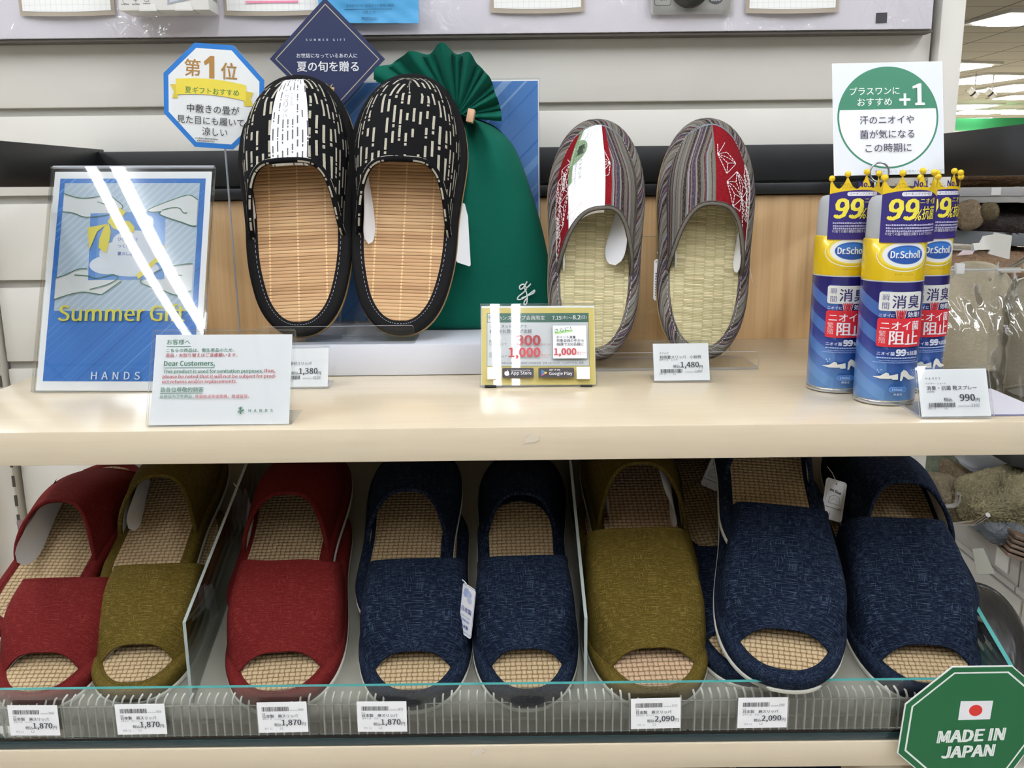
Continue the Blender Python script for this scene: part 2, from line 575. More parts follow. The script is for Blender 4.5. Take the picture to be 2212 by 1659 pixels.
class Art:
    """Flat printing for a card: lettering and shapes given in card units (x right, y down from the card's top left), later scaled to metres."""
    def __init__(self, s, ox=0.0, oy=0.0, rough=0.5):
        self.s, self.ox, self.oy = s, ox, oy
        self.items = []
        self.z = 0
        self.rough = rough

    def _p(self, x, y):
        return ((x - self.ox) * self.s, -(y - self.oy) * self.s)

    def add(self, verts, faces, col):
        self.z += 1
        self.items.append(([(v[0], v[1], self.z) for v in verts], faces, col))

    def poly(self, pts, col):
        p = [self._p(*q) for q in pts]
        ar = sum(p[i][0] * p[(i + 1) % len(p)][1] - p[(i + 1) % len(p)][0] * p[i][1] for i in range(len(p)))
        self.add(p if ar > 0 else p[::-1], [list(range(len(p)))], col)

    def rect(self, x0, y0, x1, y1, col, r=0.0):
        self.poly(rrect(x0, y0, x1, y1, r) if r else [(x0, y0), (x1, y0), (x1, y1), (x0, y1)], col)

    def frame(self, x0, y0, x1, y1, w, col):
        for q in ((x0, y0, x1, y0 + w), (x0, y1 - w, x1, y1), (x0, y0 + w, x0 + w, y1 - w), (x1 - w, y0 + w, x1, y1 - w)):
            self.rect(*q, col)
            self.z -= 1
        self.z += 1

    def ell(self, cx, cy, rx, ry, col, a0=0, a1=360, n=40):
        pts = [(cx + rx * math.cos(R(a0 + (a1 - a0) * k / n)), cy + ry * math.sin(R(a0 + (a1 - a0) * k / n))) for k in range(n + (0 if a1 - a0 == 360 else 1))]
        self.poly(pts, col)

    def ring(self, cx, cy, rx, ry, w, col, n=48, a0=0, a1=360):
        vs, fs = [], []
        for k in range(n + 1):
            a = R(a0 + (a1 - a0) * k / n)
            vs.append(self._p(cx + rx * math.cos(a), cy + ry * math.sin(a)))
            vs.append(self._p(cx + (rx - w) * math.cos(a), cy + (ry - w) * math.sin(a)))
        for k in range(n):
            fs.append([2 * k + 1, 2 * k + 3, 2 * k + 2, 2 * k])
        self.add(vs, fs, col)

    def line(self, pts, w, col, closed=False):
        """A stroke of constant width."""
        P = [Vector(self._p(*q)) for q in pts]
        w = w * self.s / 2
        vs, fs = [], []
        n = len(P)
        for i, p in enumerate(P):
            t = (P[(i + 1) % n] - P[i - 1]) if closed else P[min(i + 1, n - 1)] - P[max(i - 1, 0)]
            t.normalize()
            d = Vector((-t.y, t.x)) * w
            vs += [tuple(p + d), tuple(p - d)]
        for i in range(n if closed else n - 1):
            j = (i + 1) % n
            fs.append([2 * i, 2 * i + 1, 2 * j + 1, 2 * j])
        self.add(vs, fs, col)

    def text(self, s, x, y, w, col, bold=0.0, h=None, rot=0.0, sh=0.0, al='l', sp=1.0):
        """Lettering whose box starts at x (its left, centre or right by al), stands on y and is w wide (and h high)."""
        cu = bpy.data.curves.new('lettering', 'FONT')
        cu.body = s
        cu.size = 1.0
        cu.resolution_u = 2
        cu.space_character = sp
        if FONT and any(ch.isascii() and ch.isalnum() for ch in s):
            cu.font = FONT
        ob = bpy.data.objects.new('lettering', cu)
        me = bpy.data.meshes.new_from_object(ob)
        vs = [(v.co.x, v.co.y) for v in me.vertices]
        fs = [list(p.vertices) for p in me.polygons]
        bpy.data.meshes.remove(me)
        bpy.data.objects.remove(ob)
        bpy.data.curves.remove(cu)
        if not vs:
            return
        x0, x1 = min(v[0] for v in vs), max(v[0] for v in vs)
        y0, y1 = min(v[1] for v in vs), max(v[1] for v in vs)
        k = w / (x1 - x0)
        ky = k if h is None else h / (y1 - y0)
        xo = x - (w if al == 'r' else w / 2 if al == 'c' else 0)
        cr, sr = math.cos(R(rot)), math.sin(R(rot))
        out = []
        for a, b in vs:
            X, Y = (a - x0) * k, -(b - y0) * ky
            X += -sh * Y
            X, Y = X * cr - Y * sr, X * sr + Y * cr
            out.append(self._p(xo + X, y + Y))
        if bold:
            # heavier lettering: the same outline struck a few times, a hair apart
            b = 0.6 * bold * self.s * (w / max(1e-6, x1 - x0))
            for dx, dy in (((-b, 0), (b, 0)) if bold < 0.018 else ((-b, -b * 0.5), (b, -b * 0.5), (-b, b * 0.5), (b, b * 0.5))):
                self.add([(q[0] + dx, q[1] + dy) for q in out], fs, col)
        else:
            self.add(out, fs, col)

    def bars(self, x0, y0, x1, y1, col='#2b2b2e', seed=1):
        rnd = random.Random(seed)
        x = x0
        step = (x1 - x0) / 60.0
        while x < x1:
            w = step * rnd.choice((0.6, 0.6, 1.2, 1.8))
            self.rect(x, y0, min(x + w, x1), y1, col)
            self.z -= 1
            x += w + step * rnd.choice((0.7, 0.7, 1.3))
        self.z += 1

    def greek(self, x0, y, x1, h, col, seed=0, gap=0.25):
        """A line of print too small to read: short grey marks."""
        rnd = random.Random(seed + 3)
        x = x0
        while x < x1:
            w = h * rnd.uniform(0.5, 1.1)
            self.rect(x, y - h * rnd.uniform(0.7, 1.0), min(x + w, x1), y, col)
            self.z -= 1
            x += w + h * gap
        self.z += 1

    def into(self, mb, mats, dz=0.00006, z0=0.0001, warp=None, cut=0.0, cuty=0.0):
        """Append the printing to a mesh builder; mats is its growing material list."""
        idx = {}
        for vs, fs, col in self.items:
            key = col
            m = plain(col, self.rough, 'print_' + col.lstrip('#')) if isinstance(col, str) else col
            if m not in mats:
                mats.append(m)
            mi = mats.index(m)
            pv, pf = vs, fs
            if cut or cuty:
                bm = bmesh.new()
                bv = [bm.verts.new(v) for v in vs]
                for f in fs:
                    try:
                        bm.faces.new([bv[i] for i in f])
                    except ValueError:
                        pass
                for step, ax in ((cut, 0), (cuty, 1)):
                    if not step:
                        continue
                    lo, hi = min(v[ax] for v in vs), max(v[ax] for v in vs)
                    k = math.ceil(lo / step)
                    while k * step < hi:
                        co = [0, 0, 0]
                        no = [0, 0, 0]
                        co[ax], no[ax] = k * step, 1
                        bmesh.ops.bisect_plane(bm, geom=bm.verts[:] + bm.edges[:] + bm.faces[:], plane_co=co, plane_no=no)
                        k += 1
                bm.verts.index_update()
                pv = [tuple(v.co) for v in bm.verts]
                pf = [[v.index for v in f.verts] for f in bm.faces]
                bm.free()
            b = len(mb.v)
            for x, y, z in pv:
                zz = z0 + z * dz
                mb.v.append(tuple(warp(x, y, zz)) if warp else (x, y, zz))
            for f in pf:
                mb.face([b + i for i in f], [(pv[i][0], pv[i][1]) for i in f], mi)


# ------------------------------------------------------------------ the setting
def struct(name, mb, mats, parent=None, M=None, ang=40):
    o = mb.build(name, mats, parent, M, ang)
    o['kind'] = 'structure'
    return o


CEIL = 1.42
m = MB()
m.box(-9, 16, -7, 21.5, -1.2, -1.15)
struct('floor', m, (lambda g: g.pbr(g.mix(g.f('MULTIPLY', g.noise(g.obj(), 40.0, 3.0), 0.3), '#c9c4b8', '#b3ada0'), 0.35))(G('vinyl_floor')))


def ceiling_mat():
    g = G('ceiling_tiles')
    x, y, _ = g.sep(g.obj())
    fx = g.f('ABSOLUTE', g.f('SUBTRACT', g.f('FRACT', g.f('DIVIDE', x, 0.61)), 0.5))
    fy = g.f('ABSOLUTE', g.f('SUBTRACT', g.f('FRACT', g.f('DIVIDE', y, 0.61)), 0.5))
    ln = g.f('MAXIMUM', g.f('GREATER_THAN', fx, 0.486), g.f('GREATER_THAN', fy, 0.486))
    n = g.noise(g.obj(), 60.0, 4.0)
    c = g.mix(g.f('MULTIPLY', n, 0.3), '#ded7ca', '#cdc5b7')
    return g.pbr(g.mix(ln, c, '#8a8276'), 0.8)


m = MB()
m.box(-9, 16, -7, 21.5, CEIL, CEIL + 0.05)
struct('ceiling', m, ceiling_mat())
m = MB()
m.box(-9, 16, 21.2, 21.3, -1.15, CEIL, 0)
m.box(-9, 16, 15.0, 15.2, 0.99, 1.19, 1)
m.box(-9, 16, 14.95, 15.22, 0.965, 0.99, 2)
m.box(-9, 16, 15.0, 15.2, 0.88, 0.965, 1)
struct('wall_far', m, [plain('#c9c4b8', 0.7), plain('#2d8b55', 0.5), plain('#d8d6ce', 0.5)])
m = MB()
m.box(-9.1, -9, -7, 21.3, -1.15, CEIL)
struct('wall_left', m, plain('#c9c4b8', 0.7))
m = MB()
m.box(16, 16.1, -7, 21.3, -1.15, CEIL)
struct('wall_right', m, plain('#c9c4b8', 0.7))

# slatted back of the display run: cream metal panels stacked with recessed grooves between them
XL, XR = -0.607, 0.474
m = MB()
m.box(XL, XR, 0.0262, 0.05, -1.15, 0.95, 1)
zs = [-1.148]
grooves = [0.2665 - 0.0975 * k for k in range(-5, 12)]
edges = sorted(grooves)
for i in range(len(edges) - 1):
    a, b = edges[i] + 0.0046, edges[i + 1] - 0.0046
    m.box(XL, XR, 0.02, 0.036, a, b, 0, bev=0.0012)
wb = struct('wall_back', m, [MT['slat'], MT['groove']])
for i, (a, b) in enumerate(((XL - 0.037, XL - 0.004), (XR + 0.004, XR + 0.031))):
    m = MB()
    m.box(a, b, 0.008, 0.05, -1.15, 0.95, 0, bev=0.002)
    z = -0.9
    while i == 0 and z < 0.9:                                        # bracket slots down the inner edge of the upright
        xe = b if i == 0 else a
        m.box(xe - 0.0016, xe + 0.0016, 0.007, 0.0085, z, z + 0.014, 1)
        z += 0.025
    struct('trim_%d' % (i + 1), m, [MT['slat'], plain('#4b463f', 0.7)])

# ------------------------------------------------------------------ ceiling lamps
tube_m = emit('fluorescent_tube', '#f1f6ff', TUBE_STRENGTH)
far_m = emit('far_lamp', '#fffdf4', 32.0)


def ceiling_lamp(x, y, z, length, rot=0.0, label='', group='twin fluorescent lamps on the ceiling', mat=None, tubes=True):
    t = thing('ceiling_lamp', label, 'ceiling lamp', Matrix.Translation((x, y, z)) @ Matrix.Rotation(R(rot), 4, 'Z'), group)
    b = MB()
    b.plate([(-0.15, -length / 2), (0.15, -length / 2), (0.15, length / 2), (-0.15, length / 2)], -0.02, 0.0, 0)
    b.plate([(-0.03, -length / 2), (0.03, -length / 2), (0.03, length / 2), (-0.03, length / 2)], -0.05, -0.02, 0)
    b.build('housing', plain('#e8e6e0', 0.5), t)
    for s in (-1, 1):
        q = MB()
        q.tube([(s * 0.034, -length / 2 + 0.03, -0.045), (s * 0.034, length / 2 - 0.03, -0.045)], 0.016, 8)
        q.build('tube', mat or tube_m, t)
    return t


LAMPS = [(x, -1.5) for x in (-2.3, -1.16, -0.02, 1.12, 2.26)] + [(-2.3, 0.9), (-1.16, 0.9)]
for i, (x, y) in enumerate(LAMPS):
    ceiling_lamp(x, y, CEIL, 2.3, 0, 'twin-tube ceiling lamp above the aisle outside the picture')
FAR = [((2142, 56), (2240, 32), 0.42, 'largest ceiling lamp, cut by the right edge near the top corner'),
       ((2020, 154), (2112, 139), 0.5, 'wide bright ceiling lamp just right of the cream upright'),
       ((2062, 182), (2183, 164), 0.62, 'long ceiling lamp above the two small spotlights'),
       ((2140, 199), (2240, 184), 0.62, 'ceiling lamp at the right edge beside the spotlights'),
       ((2185, 215), (2240, 207), 0.7, 'ceiling lamp touching the right edge below the spotlights'),
       ((2040, 238), (2113, 227), 0.8, 'short ceiling lamp beside the upright below the spotlights'),
       ((2066, 243), (2176, 242), 0.9, 'long level ceiling lamp in the row above the green fascia'),
       ((2181, 243), (2250, 242), 0.9, 'level ceiling lamp at the right edge above the green fascia'),
       ((2040, 261), (2075, 260), 1.0, 'farthest ceiling lamp beside the upright, short piece'),
       ((2077, 260), (2142, 258), 1.0, 'farthest ceiling lamp just above the green fascia, long piece')]
for p_, q_, w_, lb in FAR:
    A_, B_ = at_z(p_[0], p_[1], CEIL - 0.03), at_z(q_[0], q_[1], CEIL - 0.03)
    d_ = B_ - A_
    c_ = (A_ + B_) / 2
    t = thing('ceiling_lamp', lb, 'ceiling lamp', Matrix.Translation((c_.x, c_.y, CEIL)) @ Matrix.Rotation(math.atan2(d_.y, d_.x), 4, 'Z'), 'ceiling lamps far down the store')
    ln_ = d_.length / 2
    w_ = w_ / 2
    m = MB()
    m.box(-ln_ - 0.05, ln_ + 0.05, -w_ - 0.05, w_ + 0.05, -0.025, 0.0, 0)
    m.build('housing', plain('#e8e6e0', 0.5), t)
    m = MB()
    m.plate([(-ln_, 0), (-ln_ * 0.8, -w_), (ln_ * 0.8, -w_), (ln_, 0), (ln_ * 0.8, w_), (-ln_ * 0.8, w_)], -0.035, -0.026)
    m.build('diffuser', far_m, t)
for i, (px, py, lb) in enumerate(((2101, 201, 'small white spotlight under the far ceiling, left of the two'), (2139, 202, 'small white spotlight under the far ceiling, right of the two'))):
    p = at(px, py, 10.4)
    t = thing('spotlight', lb, 'spotlight', Matrix.Translation(p), 'small ceiling spotlights')
    q = MB()
    q.tube([(0.02, 0, 0.03), (0.025, 0, CEIL - p.z)], 0.007, 6)
    q.build('stem', plain('#b5b1a6', 0.5), t)
    q = MB()
    q.tube([(-0.05, 0, 0.04), (0.0, 0, 0.0), (0.05, 0, -0.04)], 0.038, 12)
    lh = q.build('lamp_head', plain('#efece4', 0.5), t)
    q = MB()
    q.tube([(-0.004, 0, 0.004), (0.012, 0, -0.01)], 0.0395, 12)
    q.build('lamp_collar', plain('#3a3a38', 0.5), lh)

# ------------------------------------------------------------------ display furniture
m = MB()
m.box(-0.45, 0.452, 0.0, 0.019, -0.26, 0.1655, bev=0.001)
tag(m.build('back_panel', MT['oak']), 'light oak veneer back panel standing behind the slippers', 'back panel')

t = thing('display_rail', 'black metal rail with two side arms framing the oak panel', 'display rail', Matrix.Translation((0, 0, 0)))
m = MB()
m.box(-0.466, 0.425, 0.0, 0.0185, 0.181, 0.2212, 0, bev=0.0012)
m.build('back_bar', MT['black_rail'], t)
m = MB()
m.box(-0.466, 0.425, -0.006, 0.0185, 0.1668, 0.1792, 0, bev=0.0012)
m.build('lower_bar', MT['black_rail'], t)
for s, x in ((-1, -0.472), (1, 0.431)):
    m = MB()
    m.box(x - 0.008, x + 0.008, -0.34, 0.0185, 0.183, 0.2245, 0, bev=0.0012)
    m.build('side_arm', MT['black_rail'], t)

# upper board with its wrinkled glossy film and the things hung on it
def film_mat():
    g = G('wrinkled_film')
    n = g.noise(g.obj(), 48.0, 2.0, 0.5, 1.5)
    big = g.noise(g.obj(), 9.0, 1.0)
    h = g.f('MULTIPLY', n, g.ramp(big, [(0.42, 0.0), (0.6, 1.0)]))
    return g.pbr('#dfdbe3', 0.4, None, **{'Coat Weight': 1.0, 'Coat Roughness': 0.02, 'Coat Normal': g.bump(h, 1.0, 0.017)})


m = MB()
m.box(XL - 0.02, 0.4625, -0.006, 0.012, 0.3415, 0.62, 0, bev=0.001)
tag(m.build('film_board', film_mat()), 'white board under wrinkled glossy film across the top', 'board')
m = MB()
m.box(XL - 0.02, 0.465, -0.003, 0.0185, 0.3385, 0.3412, 0)  # dark strip standing in for the shadow line under the board
tag(m.build('board_shadow_strip', plain('#5c574e', 0.6)), 'thin dark strip painted as the shadow line under the film-covered board', 'painted shadow')

m = MB()
m.box(-0.475, 0.4195, -0.392, -0.0005, -0.0268, 0.0, 0, bev=0.0012)
shelf = m.build('display_shelf', MT['maple'])
tag(shelf, 'pale maple shelf carrying the slipper displays and the spray cans', 'shelf')
g_scuff = plain('#d9cdb9', 0.25, 'tape_residue')


def scuff(px, py, y, lb):
    p = at(px, py, y)
    rnd = random.Random(int(px))
    pts = []
    for k in range(22):
        a = 2 * PI * k / 22
        r_ = 0.0065 * rnd.uniform(0.55, 1.1)
        pts.append((r_ * math.cos(a), 0.7 * r_ * math.sin(a)))
    q = MB()
    q.plate(pts, 0.0, 0.00015)
    o = q.build('tape_residue', g_scuff, None, lean(p, 0, 0, 20))
    tag(o, lb, 'tape residue')


scuff(1147, 948, -0.3923, 'torn tape residue on the front edge of the upper shelf')

# lower shelf and slipper tray
LY = -0.405
m = MB()
m.box(-0.56, 0.40, LY, 0.0, -0.2847, -0.2622, 0, bev=0.001)
tag(m.build('lower_shelf', MT['maple']), 'pale maple shelf edge along the bottom under the glass tray', 'shelf')
scuff(1033, 1624, LY - 0.0003, 'torn tape residue on the front edge of the lower shelf')

AL = R(20)
ES = Vector((0, math.cos(AL), math.sin(AL)))
EN = Vector((0, -math.sin(AL), math.cos(AL)))
P0 = Vector((0, -0.40, -0.24))


def slope(x, s, n=0.0, yaw=0.0, pitch=0.0, roll=0.0):
    """Frame on the sloping tray: X right, Y up the slope, Z off its face."""
    o = P0 + Vector((x, 0, 0)) + ES * s + EN * n
    return frame(o, (1, 0, 0), ES, EN) @ Matrix.Rotation(R(yaw), 4, 'Z') @ Matrix.Rotation(R(pitch), 4, 'X') @ Matrix.Rotation(R(roll), 4, 'Y')


TXL, TXR = -0.449, 0.399
t = thing('slipper_tray', 'sloping grey tray with low glass front and sides holding the linen slippers', 'tray', Matrix.Translation((0, -0.40, -0.2622)))
B_ = Matrix.Translation((0, 0.40, 0.2622))


def tb(name, mb, mats):
    return mb.build(name, mats, t, B_)


m = MB()
m.box(TXL, TXR, 0.0, 0.405, -0.004, 0.0, 0, M=slope(0, 0.0, -0.0))
tb('base_plate', m, MT['tray'])
m = MB()
m.box(TXL, TXR, -0.4035, -0.395, -0.262, -0.2555, 0, bev=0.0008)
tb('base_edge', m, [plain('#1d3338', 0.08, 'dark_glass_edge', Coat_Weight=0.6)])
m = MB()
m.box(TXL, TXR, -0.4035, -0.4000, -0.2555, -0.2089, 0, mis=[1, 1, 0, 1, 0, 1])
tb('front_pane', m, [MT['glass'], MT['glass_edge']])
for x in (TXL, TXR):
    m = MB()
    m.box(x - 0.0018, x + 0.0018, 0.0, 0.118, 0.0, 0.0335, 0, M=slope(0, 0.004), mis=[1, 1, 1, 0, 1, 0])
    tb('side_pane', m, [MT['glass'], MT['glass_edge']])
rails = ((TXL + 0.004, -0.1605, 'ribbed clear divider rail in the tray front, left piece'), (-0.1585, 0.1385, 'ribbed clear divider rail in the tray front, middle piece'),
         (0.1405, TXR - 0.004, 'ribbed clear divider rail in the tray front, right piece'))
for a, b, lb in rails:
    rt = thing('divider_rail', lb, 'divider rail', Matrix.Translation(((a + b) / 2, -0.392, -0.254)), 'clear divider rails')
    w = (b - a) / 2
    m = MB()
    m.box(-w, w, -0.0075, -0.006, 0.0, 0.0265, 0, mis=[1, 1, 0, 1, 0, 1])
    m.build('strip', [MT['rail_clear'], MT['rail_rib']], rt)
    m = MB()
    x = -w + 0.004
    while x < w:
        m.box(x - 0.0006, x + 0.0006, -0.0082, -0.004, 0.0, 0.0268, 0)
        m.tube([(x, -0.0062, 0.025), (x, -0.0062, 0.0275), (x, -0.003, 0.0305), (x, 0.004, 0.031)], 0.0009, 5, 0)
        x += 0.00685
    m.build('ribs', MT['rail_rib'], rt)
for x, lb in ((-0.2665, 'clear acrylic divider between the olive and the red slippers'), (0.0575, 'clear acrylic divider between the small navy and the olive slippers')):
    m = MB()
    yf, zf = -0.384, -0.162
    pts = [(yf, -0.236), (yf, zf)]
    for k in range(1, 5):
        pts.append((yf + 0.32 * k / 4 * math.cos(AL), zf + 0.32 * k / 4 * math.sin(AL)))
    pts.append((pts[-1][0] + 0.02, pts[-1][1] - 0.075))
    Mx = frame((x, 0, 0), (0, 1, 0), (0, 0, 1), (1, 0, 0))
    m.plate(pts[::-1], -0.0013, 0.0013, 0, 1, M=Mx)
    tag(m.build('shelf_divider', [MT['divider'], MT['divider_edge']], None, None, 30, False), lb, 'divider', 'acrylic dividers in the tray')


# ------------------------------------------------------------------ slippers
def sm(x):
    x = max(0.0, min(1.0, x))
    return x * x * (3 - 2 * x)


class Shape:
    """Plan of a slipper: y runs from the toe tip (0) to the heel (L)."""
    def __init__(self, L, W, toe=0.30, heel=0.24, waist=0.9, te=2.3, he=2.3, heelw=0.92):
        self.L, self.W, self.toe, self.heel, self.waist, self.te, self.he, self.hw_ = L, W, toe, heel, waist, te, he, heelw

    def hw(self, y):
        q = y / self.L
        if q <= 0 or q >= 1:
            return 0.0
        if q < 0.62:
            base = 1 + (self.waist - 1) * sm((q - 0.3) / 0.32)
        else:
            base = self.waist + (self.hw_ - self.waist) * sm((q - 0.62) / 0.22)
        e = 1.0
        if q < self.toe:
            e = (1 - (1 - q / self.toe) ** self.te) ** (1 / self.te)
        if q > 1 - self.heel:
            e = min(e, (1 - ((q - 1 + self.heel) / self.heel) ** self.he) ** (1 / self.he))
        return self.W / 2 * base * e

    def ring(self, inset=0.0, n=44):
        pts = []
        ys = [self.L * (1 - math.cos(PI * k / n)) / 2 for k in range(n + 1)]
        for y in ys:
            pts.append(Vector((self.hw(y), y)))
        for y in ys[-2:0:-1]:
            pts.append(Vector((-self.hw(y), y)))
        if inset:
            N = len(pts)
            out = []
            for i, p in enumerate(pts):
                tt = (pts[(i + 1) % N] - pts[i - 1]).normalized()
                out.append(p + Vector((-tt.y, tt.x)) * inset)
            pts = out
        return pts


def loft(mb, rings, mi=0, cap0=False, cap1=False):
    n = len(rings[0])
    b = len(mb.v)
    for r_ in rings:
        for p in r_:
            mb.v.append(tuple(p))
    for j in range(len(rings) - 1):
        for i in range(n):
            i2 = (i + 1) % n
            u0, u1 = i / n * 0.7, (i + 1) / n * 0.7
            mb.face([b + j * n + i, b + j * n + i2, b + (j + 1) * n + i2, b + (j + 1) * n + i], [(u0, j * 0.006), (u1, j * 0.006), (u1, j * 0.006 + 0.006), (u0, j * 0.006 + 0.006)], mi)
    if cap0:
        mb.face([b + i for i in range(n)][::-1], None, mi)
    if cap1:
        mb.face([b + (len(rings) - 1) * n + i for i in range(n)], None, mi)


def slipper(name, label, group, M, sh, fabric, insole, H=0.05, n=2.8, tc=0.52, ts=0.66, toec=0.10, toes=0.03, Htoe=0.026, rim=0.0115, rim_mat=None, sole_mat=None, cat='slipper',
            stitch=True, lining=True, skew=0.0, vinset=0.004, edge_r=0.0022, thick=0.0165, up_mats=None, up_fn=None, closed=False, flare=0.0, corner=0.0, planar=False, throat_p=2.4, lin_mat=None, edge_mat_=None):
    t = thing(name, label, cat, M, group)
    L = sh.L
    r3 = lambda ins, z: [(p.x, p.y, z) for p in sh.ring(ins)]
    m = MB()
    loft(m, [r3(0.0015, 0), r3(0, 0.0008), r3(0, 0.0036), r3(0.0012, 0.0044)], 0, True, False)
    m.build('outsole', sole_mat or MT['sole'], t)
    m = MB()
    loft(m, [r3(0.0012, 0.0042), r3(0.0004, 0.0065), r3(0.0004, thick - 0.0045), r3(0.002, thick - 0.0012), r3(0.0045, thick), r3(rim - 0.002, thick), r3(rim, thick - 0.0006), r3(rim + 0.0015, thick - 0.0025)])
    fb = m.build('footbed', rim_mat or fabric, t)
    m = MB()
    y0, y1 = rim, L - rim
    NY = 40

    half = sorted(((p.y, p.x) for p in sh.ring(rim, 120) if p.x >= 0), key=lambda q: q[0])

    def ins_w(y):
        for (ya, wa), (yb, wb) in zip(half, half[1:]):
            if ya <= y <= yb:
                return wa + (wb - wa) * (y - ya) / max(1e-9, yb - ya)
        return 0.0

    def ins_pt(u, v):
        y = y0 + (y1 - y0) * (1 - math.cos(PI * v)) / 2
        return ((2 * u - 1) * ins_w(y), y, thick - 0.0004 + 0.0006 * (1 - (2 * u - 1) ** 4))
    m.grid(ins_pt, 8, NY)
    m.build('insole', insole, t)
    if stitch:
        m = MB()
        pts = [Vector((p.x, p.y, thick + 0.0003)) for p in sh.ring(rim - 0.0028, 70)]
        N = len(pts)
        for i in range(0, N):
            a, b2 = pts[i], pts[(i + 1) % N]
            d = (b2 - a).length
            k = max(1, round(d / 0.0062))
            for q in range(k):
                s0, s1 = (q + 0.2) / k, (q + 0.72) / k
                m.tube([a.lerp(b2, s0), a.lerp(b2, s1)], 0.00028, 4)
        m.build('stitching', MT['thread'] if stitch is True else stitch, fb)

    # upper: arch from one side of the footbed to the other
    zb = 0.0075
    yc, ys_ = tc * L, ts * L

    def y_th(ph):
        c = math.cos(ph)
        return yc + (ys_ - yc) * abs(c) ** throat_p + (ys_ - yc) * corner * abs(c) ** 14 + skew * c * (1 - abs(c) ** 2)

    def y_toe(ph):
        c = abs(math.cos(ph))
        return toec * L + (toes - toec) * L * c ** 2.0

    def hprof(y):
        k = (y - toec * L) / max(1e-6, yc - toec * L)
        if closed:
            k2 = max(0.0, min(1.0, (y - 0.01) / (yc - 0.01)))
            return thick - zb + 0.002 + (H - (thick - zb)) * (1 - (1 - k2) ** 2.2) ** (1 / 1.6)
        if k < 0:
            k0 = max(0.0, 1 + k * toec / max(1e-6, toec - toes))
            return (thick - zb) + (Htoe - thick + zb) * k0 ** 0.9
        return Htoe + (H - Htoe) * math.sin(PI / 2 * min(1.15, k))

    def surf(ph, s, off=0.0):
        yt = y_toe(ph)
        y = yt + (y_th(ph) - yt) * s
        w = max(0.002, sh.hw(max(y, 0.0006)) - vinset - off) * (1 + flare * sm((y - 0.25 * L) / (0.3 * L)))
        h = max(0.001, hprof(y) - off)
        c, s_ = math.cos(ph), math.sin(ph)
        ne = n if closed else 2.0 + (n - 2.0) * sm((y / L - toes) / 0.16)
        ex = 2.0 / ne
        ez = ex if closed else 1.45 + (ex - 1.45) * sm((y / L - toes) / 0.2)
        return Vector((w * math.copysign(abs(c) ** ex, c), y, zb + h * max(0.0, s_) ** ez))

    # even spacing round the boxy arch
    def table(s):
        N = 200
        acc, tab = 0.0, [0.0]
        pr = surf(0.0, s)
        for i in range(1, N + 1):
            p = surf(PI * i / N, s)
            acc += (p - pr).length
            tab.append(acc)
            pr = p
        return tab
    tabm = table(0.75)
    NU, NV = 52, 22

    def ph_of(u):
        tgt = u * tabm[-1]
        lo = 0
        while lo < 199 and tabm[lo + 1] < tgt:
            lo += 1
        return PI * (lo + (tgt - tabm[lo]) / max(1e-9, tabm[lo + 1] - tabm[lo])) / 200
    phs = [ph_of(i / NU) for i in range(NU + 1)]
    Wt = tabm[-1]
    m = MB()
    def uvf(u, v):
        p = surf(phs[round(u * NU)], v)
        if planar:
            return (p.x + math.copysign(max(0.0, H * 0.9 - p.z) * 0.7, p.x), p.y)
        return ((0.5 - u) * Wt, p.y)
    m.grid(lambda u, v: surf(phs[round(u * NU)], v), NU, NV, uvf)
    m.grid(lambda u, v: surf(phs[round(u * NU)], v, 0.0012), NU, NV, uvf, flip=True)
    th = [surf(p, 1.0, 0.0012) for p in phs]
    m.tube(th, edge_r, 7, len(up_mats) if (up_mats and edge_mat_) else 0)
    if not closed:
        m.tube([surf(p, 0.0, 0.0008) for p in phs], edge_r * 0.55, 6)
    mats = list(up_mats) if up_mats else [fabric]
    if up_mats and edge_mat_:
        mats.append(edge_mat_)
    if up_fn:
        for i, f in enumerate(m.f[:NU * NV]):
            m.mi[i] = up_fn((i % NU + 0.5) / NU, (i // NU + 0.5) / NV)
    up = m.build('upper', mats, t, None, 60)
    t_up[t.name] = up
    if lining:
        m = MB()
        m.grid(lambda u, v: surf(phs[round(u * NU)], min(0.985, v * 0.985 + 0.01), 0.0034), NU, NV, uvf, flip=True)
        m.build('lining', lin_mat or MT['lining'], up, None, 60)
    t_surf[t.name] = (surf, ph_of, Wt)
    t_dim[t.name] = (sh, thick)
    return t


tag_obj = [None]
t_surf, t_up, t_dim = {}, {}, {}


def insert_card(t, side, y0, y1, h=0.022, inn=0.012, mat=None):
    """White paper stiffener inside an upper, along one side, its free end bending in over the insole (heights in metres)."""
    surf, ph_of, Wt = t_surf[t.name]
    sh_, thick = t_dim[t.name]
    m = MB()

    def fn(u, v):
        y = y0 + (y1 - y0) * u
        w = min(sh_.hw(y0), sh_.hw(y)) - 0.0105
        r_ = min(0.45, (inn + h) * 0.55 / (y1 - y0))
        half = math.sqrt(max(0.0, 1 - (max(0.0, u - 1 + r_) / r_) ** 2)) * 0.985 + 0.015
        q = 0.5 + (v - 0.5) * half
        xi, xo = w - inn * (0.55 + 0.45 * u), w - 0.002 * u
        zz = h * q * (1 - 0.2 * u)
        xo = min(xo, w * math.sqrt(max(0.1, 1 - (zz / 0.046) ** 2)) - 0.002)
        return Vector((side * (xi + (xo - xi) * q), y, thick + 0.0012 + zz))
    m.grid(fn, 26, 8)
    m.grid(lambda u, v: fn(u, v) + Vector((side * 0.0004, 0, -0.0003)), 26, 8, flip=True)
    return m.build('paper_insert', mat or MT['card_white'], t)


